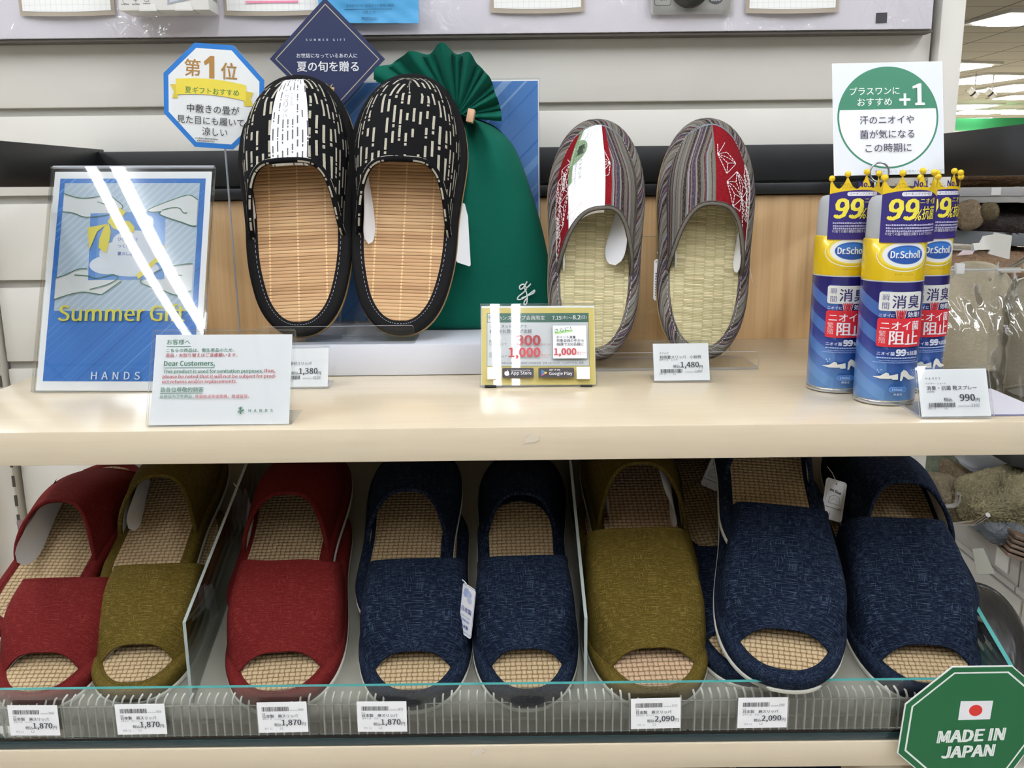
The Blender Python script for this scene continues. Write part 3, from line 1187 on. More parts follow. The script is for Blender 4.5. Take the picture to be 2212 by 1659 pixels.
def hang_tag(t, M, w, h, art=None, r=0.003, string=None, mats=None, name='hang_tag'):
    """Small card on a loop, a part of the slipper it is tied to; M is in the slipper's frame."""
    m = MB()
    mats = [mats or MT['paper']]
    m.plate(rrect(-w / 2, -h, w / 2, 0, r), -0.0003, 0.0, 0)
    if art:
        art.into(m, mats)
    o = m.build(name, mats, t, M, 30, False)
    tag_obj[0] = o
    if string:
        q = MB()
        q.tube(string, 0.0004, 5)
        q.build('tag_loop', plain('#dedede', 0.4), t)
    return o


# ------------------------------------------------------------------ linen slippers in the tray
S_S = lambda W=0.094: Shape(0.24, W)
S_M = lambda W=0.099: Shape(0.255, W)
S_L = lambda W=0.108: Shape(0.272, W)
GRP = 'linen slippers in the tray'


def front_slip(x, s, n, yaw, sh, fab, label, tcm, H, pitch=0.0, roll=0.0, jut=None, peep=0.042, **kw):
    """Slipper with its toe to the viewer; tcm is how far up from the toe the opening starts."""
    L = sh.L
    kw.setdefault('n', 6.0)
    kw.setdefault('vinset', 0.0022)
    return slipper('slipper', label, GRP, slope(x, s, n, yaw, pitch, roll), sh, MT[fab], jut or MT['jute_a'], H=H, tc=tcm / L, ts=(tcm + 0.012) / L,
                   toec=peep / L, toes=(peep - 0.0125) / L, Htoe=0.022, stitch=MT[fab], throat_p=3.0, **kw)


def rear_slip(x, sheel, n, yaw, sh, fab, label, H, pitch=0.0, roll=0.0, jut=None, tc=0.5, ts=0.64, **kw):
    """Slipper turned the other way, its heel tucked into the front one."""
    L = sh.L
    kw.setdefault('n', 2.5)
    return slipper('slipper', label, GRP, slope(x, sheel, n, yaw, pitch, roll) @ Matrix.Translation((0, L, 0)) @ Matrix.Rotation(PI, 4, 'Z'), sh, MT[fab], jut or MT['jute_a'], H=H,
                   tc=tc, ts=ts, toec=0.16, toes=0.07, Htoe=0.027, stitch=MT[fab], **kw)


F, Rr = {}, {}
F[1] = front_slip(-0.394, 0.006, 0.0, 1, S_S(), 'red', 'red linen slipper at the far left of the tray, peep toe to the front', 0.103, 0.045)
Rr[1] = rear_slip(-0.426, 0.066, 0.0185, -1, S_S(), 'red', 'red linen slipper at the far left, arched opening facing out with a white paper insert', 0.053)
F[2] = front_slip(-0.3165, 0.014, 0.0, 2, S_S(0.092), 'olive', 'olive linen slipper left of the divider, peep toe to the front', 0.109, 0.047)
Rr[2] = rear_slip(-0.336, 0.1, 0.0185, 3, S_S(0.092), 'olive', 'olive linen slipper behind its mate left of the divider, arched opening facing out', 0.055)
F[3] = front_slip(-0.193, 0.004, 0.0, 4, S_M(0.103), 'red', 'red linen slipper right of the left divider, peep toe to the front', 0.117, 0.052, skew=-0.012)
Rr[3] = rear_slip(-0.212, 0.07, 0.0185, 1, S_M(), 'red', 'red linen slipper right of the left divider, heel tucked into its mate', 0.05)
F[4] = front_slip(-0.084, 0.003, 0.0, 1.5, S_M(0.099), 'navy', 'navy linen slipper next to the red ones, peep toe to the front', 0.117, 0.053)
Rr[4] = rear_slip(-0.1, 0.073, 0.0185, 0, S_M(0.096), 'navy', 'navy linen slipper next to the red ones, heel tucked into its mate', 0.05)
F[5] = front_slip(0.0105, 0.003, 0.001, 1.2, Shape(0.243, 0.092), 'navy', 'narrow navy linen slipper beside the white hang tag, its rounded heel showing inside its mate', 0.117, 0.05, pitch=3.6)
Rr[5] = rear_slip(0.006, 0.086, 0.0, -1, S_M(0.092), 'navy', 'navy linen slipper wearing a white-lined arch around the heel of its mate', 0.052)
F[6] = front_slip(0.1165, 0.004, 0.0, 2, S_L(0.107), 'olive', 'large olive linen slipper right of the right divider, peep toe to the front', 0.142, 0.063, jut=MT['jute_b'])
Rr[6] = rear_slip(0.1225, 0.086, 0.0185, 0, S_L(0.104), 'olive', 'large olive linen slipper right of the right divider, arched opening with white paper inserts', 0.062, jut=MT['jute_b'])
F[7] = front_slip(0.2135, 0.002, 0.022, -10, S_L(0.11), 'navy', 'navy linen slipper lying tilted on top of another pair, whole peep toe showing', 0.15, 0.055, pitch=4.5, flare=-0.1)
Rr[7] = rear_slip(0.226, 0.1, 0.06, -8, S_L(0.1), 'navy', 'navy linen slipper behind the tilted one, only its insole showing below the shelf', 0.05, pitch=3)
F[8] = front_slip(0.339, 0.004, 0.0, -4, S_L(0.11), 'navy', 'large navy linen slipper at the right end of the tray, peep toe to the front', 0.147, 0.067)
Rr[8] = rear_slip(0.362, 0.062, 0.02, -3, S_L(0.104), 'navy', 'large navy linen slipper at the right end, arched opening facing out above its mate', 0.054)
F[9] = front_slip(0.2, 0.022, 0.0, -3, S_L(0.106), 'navy', 'navy linen slipper flattened under the tilted one, only its pale sole edge showing', 0.14, 0.024, peep=0.05)
Rr[9] = rear_slip(0.2, 0.165, 0.0, 4, S_L(0.092), 'navy', 'navy linen slipper in the dark gap beside the large olive pair', 0.034)


insert_card(Rr[1], 1, 0.30 * 0.24, 0.72 * 0.24, 0.034, 0.016)
insert_card(Rr[2], 1, 0.30 * 0.24, 0.66 * 0.24, 0.03, 0.012)
insert_card(Rr[6], -1, 0.30 * 0.272, 0.68 * 0.272, 0.042, 0.008)
insert_card(Rr[6], 1, 0.36 * 0.272, 0.63 * 0.272, 0.024, 0.008)
insert_card(F[3], -1, 0.33 * 0.255, 0.52 * 0.255, 0.03, 0.012)

def wtag(t, px, py, y, w, h, yaw, pitch, roll, art=None, loop=None):
    """Hang tag of slipper t whose top edge centre sits at depth y; angles turn it from facing the viewer."""
    p = at(px, py, y)
    M = Matrix.Translation(p) @ Matrix.Rotation(R(yaw), 4, 'Z') @ Matrix.Rotation(R(90 - pitch), 4, 'X') @ Matrix.Rotation(R(roll), 4, 'Z')
    hang_tag(t, t.matrix_basis.inverted() @ M, w, h, art, string=None)
    q = MB()
    d = t.matrix_basis.inverted()
    a, b = d @ (p + Vector((0, 0, -0.003))), d @ (p + Vector(loop or (-0.012, 0.004, 0.008)))
    q.tube([a, a.lerp(b, 0.5) + Vector((0, 0, 0.002)), b], 0.00045, 5)
    lo_ = q.build('tag_loop', plain('#d5d5d3', 0.4), tag_obj[0])
    lo_.matrix_basis = tag_obj[0].matrix_basis.inverted()


def size_art(head):
    a = Art(0.001)
    a.frame(-9, 1, 9, 40, 0.25, '#b9bcc6')
    a.ell(0, 4, 0.8, 0.8, '#7a7a80', n=10)
    if head:
        a.text('on Size', -6, 12, 12, '#25272c', 0.02, rot=8)
        a.line([(-6, 24), (-5, 18), (0, 15), (5, 17), (6, 24), (-6, 24)], 0.4, '#6d7078')
        a.line([(-4, 22), (0, 18), (4, 22)], 0.3, '#8d9098')
        a.rect(-8.5, 28, 8.5, 28.5, '#55585e')
        a.text('L', -3, 35, 1.5, '#43464c')
    return a


a = Art(0.001)
a.frame(-9.2, 0.6, 9.2, 42, 0.4, '#6f86c8')
rnd = random.Random(4)
for k in range(7):
    a.ell(-1 + rnd.uniform(-3, 4), 9 + rnd.uniform(-4, 5), 3.4, 2.6, '#c4cdea' if k % 2 else '#a9b7e2', n=14)
a.text('日本製', -7, 24, 14, '#2d3f9c', 0.015)
a.text('Made in Japan', -6, 28.5, 12, '#5a6bb8')
a.greek(-6, 32, 6, 2, '#9aa6d4', 2)
a.text('日本製', -5, 38, 10, '#2d3f9c', 0.02, h=3.2)
wtag(F[4], 1014, 1266, -0.352, 0.0185, 0.0445, -52, 6, -3, a, (-0.006, 0.004, 0.004))
wtag(Rr[7], 1808, 1037, -0.214, 0.0225, 0.04, 14, 25, -21, size_art(True), (-0.006, 0.012, 0.01))
wtag(F[9], 1561, 985, -0.16, 0.019, 0.036, -20, 25, -18, size_art(True), (0.006, 0.012, 0.01))
wtag(F[2], 444, 1268, -0.30, 0.018, 0.044, 66, 6, 2, None, (-0.004, 0.006, 0.006))
wtag(Rr[3], 519, 1060, -0.20, 0.018, 0.044, 70, 12, 3, None, (-0.008, 0.006, 0.006))
wtag(Rr[1], 55, 1120, -0.235, 0.018, 0.036, 58, 14, -4, size_art(False), (0.004, 0.006, 0.006))

# slippers on the level below, whose tops just reach the bottom edge of the picture
low = [(-0.215, 'red', 'tip of a red slipper at the bottom edge, leftmost of those under the tray'), (-0.1, 'navy', 'tip of a navy slipper just above the bottom edge, between two red ones'),
       (0.04, 'red', 'tip of a red slipper at the bottom edge left of the olive one'), (0.155, 'olive', 'tip of an olive slipper at the bottom edge on the level below'),
       (0.262, 'navy', 'tip of a navy slipper at the bottom edge beside the green octagonal sign')]
for x, fab, lb in low:
    t_ = slipper('slipper', lb, 'slippers on the level below', frame((x, -0.345, -0.4), (1, 0, 0), (0, math.cos(0.3), math.sin(0.3)), (0, -math.sin(0.3), math.cos(0.3))) @ Matrix.Translation((0, 0, 0.0)),
                 S_M(0.1), MT[fab], MT['jute_a'], H=0.06, tc=0.5, ts=0.56, toec=0.17, toes=0.08, n=3.2, stitch=None)
m = MB()
m.box(-0.52, 0.42, -0.40, 0.0, -0.424, -0.402, 0)
tag(m.build('lower_shelf', MT['maple']), 'maple shelf of the level below, hidden under the slipper tips', 'shelf')


# ------------------------------------------------------------------ upper shelf: riser, stands, backdrop
def up_frame(px, py, y, z, back, roll, L):
    p = at(px, py, y)
    b = R(back)
    U = Vector((0, math.sin(b), math.cos(b)))
    N = Vector((0, -math.cos(b), math.sin(b)))
    o = Vector((p.x, y, z))
    return frame(o, (-1, 0, 0), -U, N) @ Matrix.Rotation(R(-roll), 4, 'Z') @ Matrix.Translation((0, -L, 0))


m = MB()
m.box(-0.232, 0.036, -0.194, -0.03, 0.0005, 0.0305, 0, bev=0.001)
tag(m.build('riser_block', MT['white_plastic']), 'white riser block under the black bamboo slippers and the green bag', 'riser')

# blue striped poster behind
t = thing('backdrop_poster', 'blue diagonally striped poster in a clear holder behind the green gift bag', 'poster', lean((-0.2345, -0.042, 0.0308), 0, 3))
a = Art(0.001, 0, 262)
a.rect(2, 3, 266, 261, '#4d86cf')
rnd = random.Random(12)
x = -260
while x < 268:
    wd = rnd.choice((3, 5, 10, 2))
    col = rnd.choice(('#2f6fc4', '#2a68bf', '#6fa0dc', '#3c7ac9', '#8db4e4'))
    pts = []
    for (xx, yy) in ((x, 261), (x + wd, 261), (x + wd + 258, 3), (x + 258, 3)):
        pts.append((xx, yy))
    # clip the slanted stripe to the sheet
    def cl(poly, inside, cut):
        out = []
        for i in range(len(poly)):
            p, q = poly[i - 1], poly[i]
            if inside(q):
                if not inside(p):
                    out.append(cut(p, q))
                out.append(q)
            elif inside(p):
                out.append(cut(p, q))
        return out
    for X0, sg in ((2, 1), (266, -1)):
        pts = cl(pts, lambda p: (p[0] - X0) * sg >= 0, lambda p, q: (X0, p[1] + (q[1] - p[1]) * (X0 - p[0]) / (q[0] - p[0])))
        if not pts:
            break
    if len(pts) > 2:
        a.poly(pts, col)
        a.z -= 1
    x += wd + rnd.choice((8, 14, 20, 26))
a.z += 2
a.text('HANDS', 91, 30, 80, '#f2f5fa', 0.03, h=9)
m = MB()
mats = [MT['paper']]
m.box(0.001, 0.267, 0.001, 0.2605, -0.0012, 0.0, 0)
a.into(m, mats)
m.build('poster_sheet', mats, t, None, 30, False)
m = MB()
m.box(0.0, 0.268, 0.0, 0.2615, 0.0022, 0.0042, 0, mis=[0, 0, 1, 1, 1, 1])
m.box(0.0, 0.268, 0.0, 0.2615, -0.0044, -0.0024, 0, mis=[0, 0, 1, 1, 1, 1])
m.build('clear_holder', [MT['acrylic'], MT['acrylic_edge']], t, None, 30, False)


def clear_stand(label, x0, x1, yb, z, lip, back, depth, hb):
    """Bent acrylic stand: front lip, floor, sloping back."""
    t = thing('slipper_stand', label, 'stand', Matrix.Translation(((x0 + x1) / 2, yb, z)), 'clear acrylic slipper stands')
    w = (x1 - x0) / 2
    th = 0.002
    fl = MB()
    fl.plate(rrect(-w, 0, w, lip, 0.003), -th / 2, th / 2, 0, 1, M=frame((0, 0, 0), (1, 0, 0), (0, -0.12, 0.99), (0, -0.99, -0.12)))
    fl.build('front_lip', [MT['acrylic'], MT['acrylic_edge']], t, None, 30, False)
    fl = MB()
    fl.box(-w, w, 0.0, depth, 0.0, th, 0, mis=[0, 0, 1, 1, 1, 1])
    fl.build('floor_plate', [MT['acrylic'], MT['acrylic_edge']], t, None, 30, False)
    fl = MB()
    b = R(back)
    fl.plate(rrect(-w + 0.012, 0, w - 0.012, hb, 0.006), -th, 0.0, 0, 1, M=frame((0, depth, th), (1, 0, 0), (0, math.sin(b), math.cos(b)), (0, -math.cos(b), math.sin(b))))
    fl.build('back_plate', [MT['acrylic'], MT['acrylic_edge']], t, None, 30, False)
    return t


clear_stand('clear acrylic stand holding the pair of black bamboo slippers', -0.243, -0.094, -0.1875, 0.0308, 0.018, 20, 0.045, 0.11)
clear_stand('clear acrylic stand holding the pair of striped tatami slippers', 0.045, 0.242, -0.182, 0.0005, 0.018, 20, 0.064, 0.13)

# black bamboo slippers
SB = lambda: Shape(0.272, 0.121, toe=0.36, heel=0.30, waist=0.88, te=2.15, he=2.2, heelw=0.82)
BL = {}
for k, (px, roll, lb) in enumerate(((655, -2.2, 'black bamboo-soled slipper with cream dashes and a white paper band, left of the pair'),
                                    (866, 2.4, 'black bamboo-soled slipper with cream dashes beside the green bag, right of the pair'))):
    BL[k] = slipper('bamboo_slipper', lb, 'black bamboo slippers on the riser', up_frame(px, 737, -0.168, 0.0335, 20, roll, 0.272), SB(), MT['dashes'], MT['bamboo'], H=0.05, n=2.6, tc=0.405, ts=0.60,
                    rim=0.0135, rim_mat=MT['black_cloth'], sole_mat=MT['tan_sole'], closed=True, planar=True, toec=0.03, toes=0.03, vinset=0.0075, throat_p=3.4, corner=0.15, thick=0.0145, edge_r=0.003, stitch=plain('#a9adb3', 0.6))


def band(t, u0, u1, s0, s1, name, mats, art=None, axy=None, off=-0.0009):
    """Paper band over an upper from its toe edge to its opening, tucked in at the opening; printing follows the surface."""
    surf, ph_of, Wt = t_surf[t.name]
    m = MB()
    mats = list(mats)

    def fn(u, v):
        s = s0 + (s1 - s0) * min(1.0, v / 0.94)
        p = surf(ph_of(u0 + (u1 - u0) * u), s, off)
        if v > 0.94:
            k = (v - 0.94) / 0.06
            p = p + Vector((0, 0.0035 * math.sin(k * 1.57), -0.007 * k))
        return p
    Lm = (fn(0.5, 0) - fn(0.5, 0.94)).length
    Wm = (u1 - u0) * Wt
    m.grid(fn, 26, 34, lambda u, v: (u * Wm, v * Lm))
    m.grid(lambda u, v: fn(u, v) + Vector((0, 0, -0.0003)), 26, 34, flip=True)
    if art:
        # printing: x to the viewer's right, y down from the toe edge
        def warp(x, y, z):
            u = x / Wm
            v = -y / Lm * 0.94
            e = 0.002
            p = fn(u, v)
            nn = (fn(u, v + e) - p).cross(fn(u + e, v) - p)
            nn.normalize()
            if nn.z < 0:
                nn = -nn
            return p + nn * z
        art.into(m, mats, warp=warp, cut=0.003, cuty=0.004, z0=0.0004, dz=0.00005)
    return m.build(name, mats, t, None, 60), Wm, Lm


a = Art(0.001)
a.rect(9.5, 24, 21.5, 62, '#e9e9ea')
for i, ch in enumerate('竹スリッパ'):
    a.text(ch, 11, 35 + i * 6.2, 4.6, '#85858a')
a.greek(17.5, 30, 20, 1.6, '#9a9a9e', 1)
for i, ch in enumerate('竹素材使用'):
    a.text(ch, 18, 33 + i * 3.1, 2.4, '#9a9a9e')
WB = dash_cloth('white_dash_paper', '#eceff2', '#2b2c2e', 215.0, 62.0, 0.14, 3.0, 0.85)
insert_card(BL[1], 1, 0.36 * 0.272, 0.68 * 0.272, 0.024, 0.016)
insert_card(BL[1], -1, 0.36 * 0.272, 0.56 * 0.272, 0.02, 0.004)
insert_card(BL[0], 1, 0.40 * 0.272, 0.57 * 0.272, 0.018, 0.003)
insert_card(BL[0], -1, 0.36 * 0.272, 0.50 * 0.272, 0.018, 0.002)
band(BL[0], 0.43, 0.605, 0.03, 1.0, 'paper_band', [WB], a)
a = Art(0.001)
a.text('天然竹', -2, 6, 7, '#6c6c70')
for k in range(11):
    a.greek(-8, 12 + 2.6 * k, 8, 1.5, '#8f8f93', k)
wtag(BL[0], 767, 397, -0.118, 0.0175, 0.042, 14, 14, -14, a, (-0.012, 0.006, 0.004))
wtag(BL[1], 994, 436, -0.112, 0.024, 0.066, 58, 14, -16, None, (-0.012, 0.004, -0.012))

# striped tatami slippers
ST = lambda: Shape(0.256, 0.1015, toe=0.36, heel=0.30, waist=0.93, te=2.15, he=2.2, heelw=0.9)
TT = {}
for k, (px, roll, lb) in enumerate(((1276, 3.0, 'striped tatami slipper with red panel and paper band, left of the pair'), (1507, 4.6, 'striped tatami slipper with red panel and no band, right of the pair'))):
    TT[k] = slipper('tatami_slipper', lb, 'striped tatami slippers', up_frame(px, 783, -0.152, 0.003, 20, roll, 0.256), ST(), MT['stripe'], MT['tatami'], H=0.052 if k == 0 else 0.05, n=2.3, tc=0.44 - 0.015 * k, ts=0.63,
                    rim=0.0125, rim_mat=MT['stripe_bias'], sole_mat=MT['tan_sole'], toec=0.058, toes=0.10, Htoe=0.019, planar=True, vinset=0.0085, throat_p=2.6, corner=0.1, thick=0.0145, edge_r=0.0026,
                    up_mats=[MT['stripe'], MT['crimson']], up_fn=(lambda u, v: 1 if u < 0.565 else 0) if k == 0 else (lambda u, v: 1 if u > 0.5 else 0), stitch=plain('#c9c6c4', 0.7), skew=0.008 if k == 0 else 0.0)
    surf, ph_of, Wt = t_surf[TT[k].name]
    m = MB()

    def on(uu, vv):
        return surf(ph_of(max(0.005, min(0.995, uu))), max(0.0, min(1.0, vv)), -0.0007)

    def dashes(p, q):
        n_ = max(2, int(math.hypot((p[0] - q[0]) * Wt, (p[1] - q[1]) * 0.09) / 0.0027))
        for i in range(n_):
            s0, s1 = (i + 0.1) / n_, (i + 0.8) / n_
            A_ = on(p[0] + (q[0] - p[0]) * s0, p[1] + (q[1] - p[1]) * s0)
            B_2 = on(p[0] + (q[0] - p[0]) * s1, p[1] + (q[1] - p[1]) * s1)
            if (A_ - B_2).length < 0.006:
                m.tube([A_, B_2], 0.00042, 4)
    lo, hi = (0.02, 0.55) if k == 0 else (0.515, 0.985)
    rx, ry = 0.021 / Wt, 0.021 / 0.085

    def ok(p):
        return lo < p[0] < hi and 0.27 < p[1] < 0.985
    cs = [(lo + 0.27 * (hi - lo), 0.62), (hi, 0.5), (lo + 0.68 * (hi - lo), 0.9), (lo + 0.02, 0.86), (lo + 0.5 * (hi - lo), 0.36)] if k == 0 else [(lo + 0.34 * (hi - lo), 0.78), (lo + 0.66 * (hi - lo), 0.52), (lo, 0.42), (hi - 0.03, 0.85)]
    for c in cs:
        for j in range(12):
            an = R(30 * j + 8)
            rr = 1.0 if j % 2 == 0 else 0.6
            e = (c[0] + rx * rr * math.cos(an), c[1] + ry * rr * math.sin(an))
            e = (min(hi, max(lo, e[0])), min(0.985, e[1]))
            if ok(((c[0] + e[0]) / 2, (c[1] + e[1]) / 2)):
                dashes(c, e)
        for j in range(6):
            a1, a2, a3 = R(60 * j + 8), R(60 * j + 38), R(60 * j + 68)
            p1 = (c[0] + rx * math.cos(a1), c[1] + ry * math.sin(a1))
            p2 = (c[0] + rx * 0.6 * math.cos(a2), c[1] + ry * 0.6 * math.sin(a2))
            p3 = (c[0] + rx * math.cos(a3), c[1] + ry * math.sin(a3))
            for q1, q2 in ((p1, p2), (p2, p3), (p1, p3)):
                if ok(q1) and ok(q2):
                    dashes(q1, q2)
    m.build('embroidery', MT['thread'], t_up[TT[k].name])

a = Art(0.001)
GRN = '#6f8b62'
a.rect(0.3, 0.5, 6.0, 64, GRN)
a.ell(6.0, 30, 15.5, 15, GRN, -90, 90)
rnd = random.Random(3)
for yy in range(0, 18):
    for xx in range(0, 7):
        x_, y_ = 7 + xx * 3.2, 1 + yy * 4
        if (xx + yy) % 2:
            for q in (0.8, 1.8):
                a.rect(x_, y_ + q, x_ + 2.8, y_ + q + 0.22, '#c9cdc9')
                a.z -= 1
        else:
            for q in (0.8, 1.8):
                a.rect(x_ + q, y_, x_ + q + 0.22, y_ + 3.4, '#c9cdc9')
                a.z -= 1
a.ell(6.0, 30, 15.5, 15, GRN, -90, 90)
for d in ((10, 22, 9, 4), (15, 20, 17, 2), (18, 24, 24, 6), (13, 21, 20, 10)):
    a.line([(d[0], d[1]), ((d[0] + d[2]) / 2 + 1.5, (d[1] + d[3]) / 2), (d[2], d[3])], 0.35, '#7d847c')
a.text('畳', 8.4, 36, 10.5, '#2f3530', 0.02, h=12)
a.text('Feel Natural', 4.6, 44, 21, '#e9efe4', rot=-90, h=2.6)
for i, ch in enumerate('涼を感じる'):
    a.text(ch, 15.5, 47 + i * 5.2, 3.0, '#595d5a')
for i, ch in enumerate('自然素材の心地よさ'):
    a.text(ch, 10.5, 49 + i * 2.7, 1.8, '#6b6f6c')
insert_card(TT[0], -1, 0.36 * 0.256, 0.63 * 0.256, 0.03, 0.032)
insert_card(TT[0], 1, 0.44 * 0.256, 0.655 * 0.256, 0.018, 0.007)
insert_card(TT[1], -1, 0.43 * 0.256, 0.655 * 0.256, 0.02, 0.009)
insert_card(TT[1], 1, 0.43 * 0.256, 0.655 * 0.256, 0.02, 0.009)
band(TT[0], 0.28, 0.52, 0.0, 1.0, 'paper_band', [MT['paper']], a)
a = Art(0.001)
a.text('畳', -6.5, 3.6, 2.2, '#7b7b80')
a.ell(0, 4.5, 0.6, 1.0, '#6b6b70', n=10)
for k in range(9):
    a.greek(-6.2, 15.5 + 2.7 * k, 6.2, 1.7, '#7d7d82', k + 20)
wtag(TT[1], 1429, 560, -0.125, 0.0155, 0.042, 8, 6, -2, a, (-0.004, 0.004, 0.007))
wtag(TT[1], 1600, 488, -0.112, 0.02, 0.06, 76, 14, 12, None, (-0.004, 0.004, 0.006))


# ------------------------------------------------------------------ green gift bag
def gift_bag():
    Yb = -0.088
    t = thing('gift_bag', 'green cloth gift bag with ruffled top behind the right bamboo slipper', 'gift bag', Matrix.Translation(at(1010, 705, Yb)))
    o = t.matrix_basis.translation
    # rows: picture height, left, right, depth of the bulge
    rows = [(706, 826, 1192, 0.016), (690, 822, 1199, 0.021), (640, 826, 1200, 0.025), (560, 832, 1186, 0.030), (480, 842, 1168, 0.032), (420, 852, 1150, 0.031), (360, 866, 1130, 0.029), (315, 882, 1110, 0.026),
            (285, 900, 1085, 0.022), (267, 922, 1062, 0.017), (254, 945, 1030, 0.012), (245, 952, 1008, 0.009)]
    NA = 96
    pts = []
    for j, (py, xl, xr, dp) in enumerate(rows):
        top = max(0.0, (240 - py) / 112)
        low = 1 - sm((706 - py) / 420.0)
        L_, R_ = at(xl, py, Yb), at(xr, py, Yb)
        yc = Yb + 0.06 * max(0.0, (706 - py) / 600.0) * 0.6
        ring = []
        for k in range(NA):
            a = 2 * PI * k / NA
            c, s = math.cos(a), math.sin(a)
            x = (L_.x + R_.x) / 2 + (R_.x - L_.x) / 2 * math.copysign(abs(c) ** 0.75, c)
            front = 1 if s < 0 else -1
            y = yc + dp * math.copysign(abs(s) ** 0.8, s)
            z = (L_.z + R_.z) / 2 + (R_.z - L_.z) / 2 * c
            xn = (x - (L_.x + R_.x) / 2) / max(1e-6, (R_.x - L_.x) / 2)
            # pleats fan out from the neck, in the ruffle above and faintly in the body below
            neck = math.exp(-((py - 255) / 55.0) ** 2)
            am = 0.009 * math.exp(-((py - 262) / 85.0))
            y -= front * am * math.cos(xn * 9 + 1.0)
            y -= 0.007 * math.sin(xn * 3.6 + py * 0.016) * math.exp(-((py - 330) / 110.0) ** 2) if front > 0 else 0
            ring.append(Vector((x, y, z)) - o)
        pts.append(ring)
    # smooth resampling along the height
    m = MB()
    NR = 88

    def P(u, v):
        f = v * (len(rows) - 1)
        i = min(len(rows) - 2, int(f))
        s = f - i
        k = round(u * NA) % NA
        g = lambda q: pts[max(0, min(len(rows) - 1, q))][k]
        p0, p1, p2, p3 = g(i - 1), g(i), g(i + 1), g(i + 2)
        return 0.5 * ((2 * p1) + (p2 - p0) * s + (2 * p0 - 5 * p1 + 4 * p2 - p3) * s * s + (3 * p1 - p0 - 3 * p2 + p3) * s ** 3)
    m.grid(P, NA, NR, lambda u, v: (u * 0.36, v * 0.3), cu=True)
    m.face(list(range(NA))[::-1])
    # pleated ruffle fanning out above the tie, a front and a back layer
    nk = at(984, 249, Yb) - o + Vector((0, 0.024, 0))
    prof = [(-6, 94), (8, 93), (25, 92), (50, 104), (66, 114), (78, 128), (89, 126), (100, 145), (113, 138), (128, 158), (140, 170), (150, 190), (156, 184)]

    def rad(th):
        for (t0, r0), (t1, r1) in zip(prof, prof[1:]):
            if t0 <= th <= t1:
                k = sm((th - t0) / (t1 - t0))
                return (r0 + (r1 - r0) * k) / 1990.0 * 1.0
        return prof[-1][1] / 1990.0

    def fan(u, v, back):
        th = -6 + 162 * u
        r_ = rad(th) * (0.04 + 0.96 * v)
        pl_ = math.cos(R((th - 101) * 360 / 25.5))
        y = (-0.013 * pl_ if not back else 0.012 * pl_) * v ** 1.3 * (0.55 + 0.45 * math.sin(PI * u)) + (0.0 if not back else 0.008 * v)
        return nk + Vector((math.cos(R(th)) * r_, y - 0.006 * v, math.sin(R(th)) * r_ * (1.0 - (0.035 * (1 - pl_) if back else 0.0))))
    for bk in (False, True):
        m.grid(lambda u, v: fan(u, v, bk), 130, 24, lambda u, v: (u * 0.25, v * 0.09))
        m.grid(lambda u, v: fan(u, v, bk) + Vector((0, 0.0006, 0)), 130, 24, lambda u, v: (u * 0.25, v * 0.09), flip=True)
    m.build('bag_body', MT['satin'], t, None, 60)
    m = MB()
    c = at(1017, 251, Yb - 0.002) - o
    m.box(c.x - 0.0035, c.x + 0.0035, c.y - 0.012, c.y + 0.014, c.z - 0.0065, c.z + 0.0065, 0, bev=0.0006, M=Matrix.Translation(c) @ Matrix.Rotation(R(12), 4, 'Y') @ Matrix.Translation(-c))
    m.build('ribbon_clip', plain('#d3a987', 0.6), t)
    # flowing brush mark printed near the lower right corner
    m = MB()
    q = [[(1139, 609), (1131, 622), (1124, 626), (1123, 619), (1131, 615), (1138, 622), (1147, 614)],
         [(1138, 624), (1132, 632), (1120, 642), (1118, 648), (1128, 647), (1144, 636), (1155, 628), (1153, 634), (1143, 639), (1127, 645)],
         [(1131, 620), (1137, 632), (1139, 645), (1138, 656), (1133, 659), (1133, 652), (1140, 644)]]

    def front(px, py):
        p = at(px, py, Yb - 0.02) - o
        best = min((pp for r_ in pts[:4] for pp in r_ if pp.y + o.y < Yb + 0.005), key=lambda v: (v.x - p.x) ** 2 + (v.z - p.z) ** 2)
        return best.y
    yy = front(1137, 635) - 0.0016
    for st in q:
        P3 = []
        for i in range(len(st) - 1):
            g = lambda k: Vector(st[max(0, min(len(st) - 1, k))])
            for s in (0, 0.25, 0.5, 0.75):
                p0, p1, p2, p3 = g(i - 1), g(i), g(i + 1), g(i + 2)
                w = 0.5 * ((2 * p1) + (p2 - p0) * s + (2 * p0 - 5 * p1 + 4 * p2 - p3) * s * s + (3 * p1 - p0 - 3 * p2 + p3) * s ** 3)
                P3.append(w)
        ww = []
        for w in P3 + [Vector(st[-1])]:
            p = at(w[0], w[1], Yb - 0.024) - o
            ww.append(Vector((p.x, yy, p.z)))
        m.tube(ww, 0.00075, 6)
    m.build('brush_mark', plain('#e8efeb', 0.5), t)


gift_bag()


# ------------------------------------------------------------------ cards and signs
GREEN, RED, INK = '#2f7d5b', '#c2454b', '#3a3a44'


def logo(a, x, y, s, col, w=0.09):
    """The flowing brush mark of the shop, in a box s high."""
    sc_ = s / 52.0
    q = [[(1139, 609), (1131, 622), (1124, 626), (1123, 619), (1131, 615), (1138, 622), (1147, 614)],
         [(1138, 624), (1132, 632), (1120, 642), (1118, 648), (1128, 647), (1144, 636), (1155, 628), (1153, 634), (1143, 639), (1127, 645)],
         [(1131, 620), (1137, 632), (1139, 645), (1138, 656), (1133, 659), (1133, 652), (1140, 644)]]
    for st in q:
        a.line([(x + (p[0] - 1117) * sc_, y + (p[1] - 608) * sc_) for p in st], s * w, col)


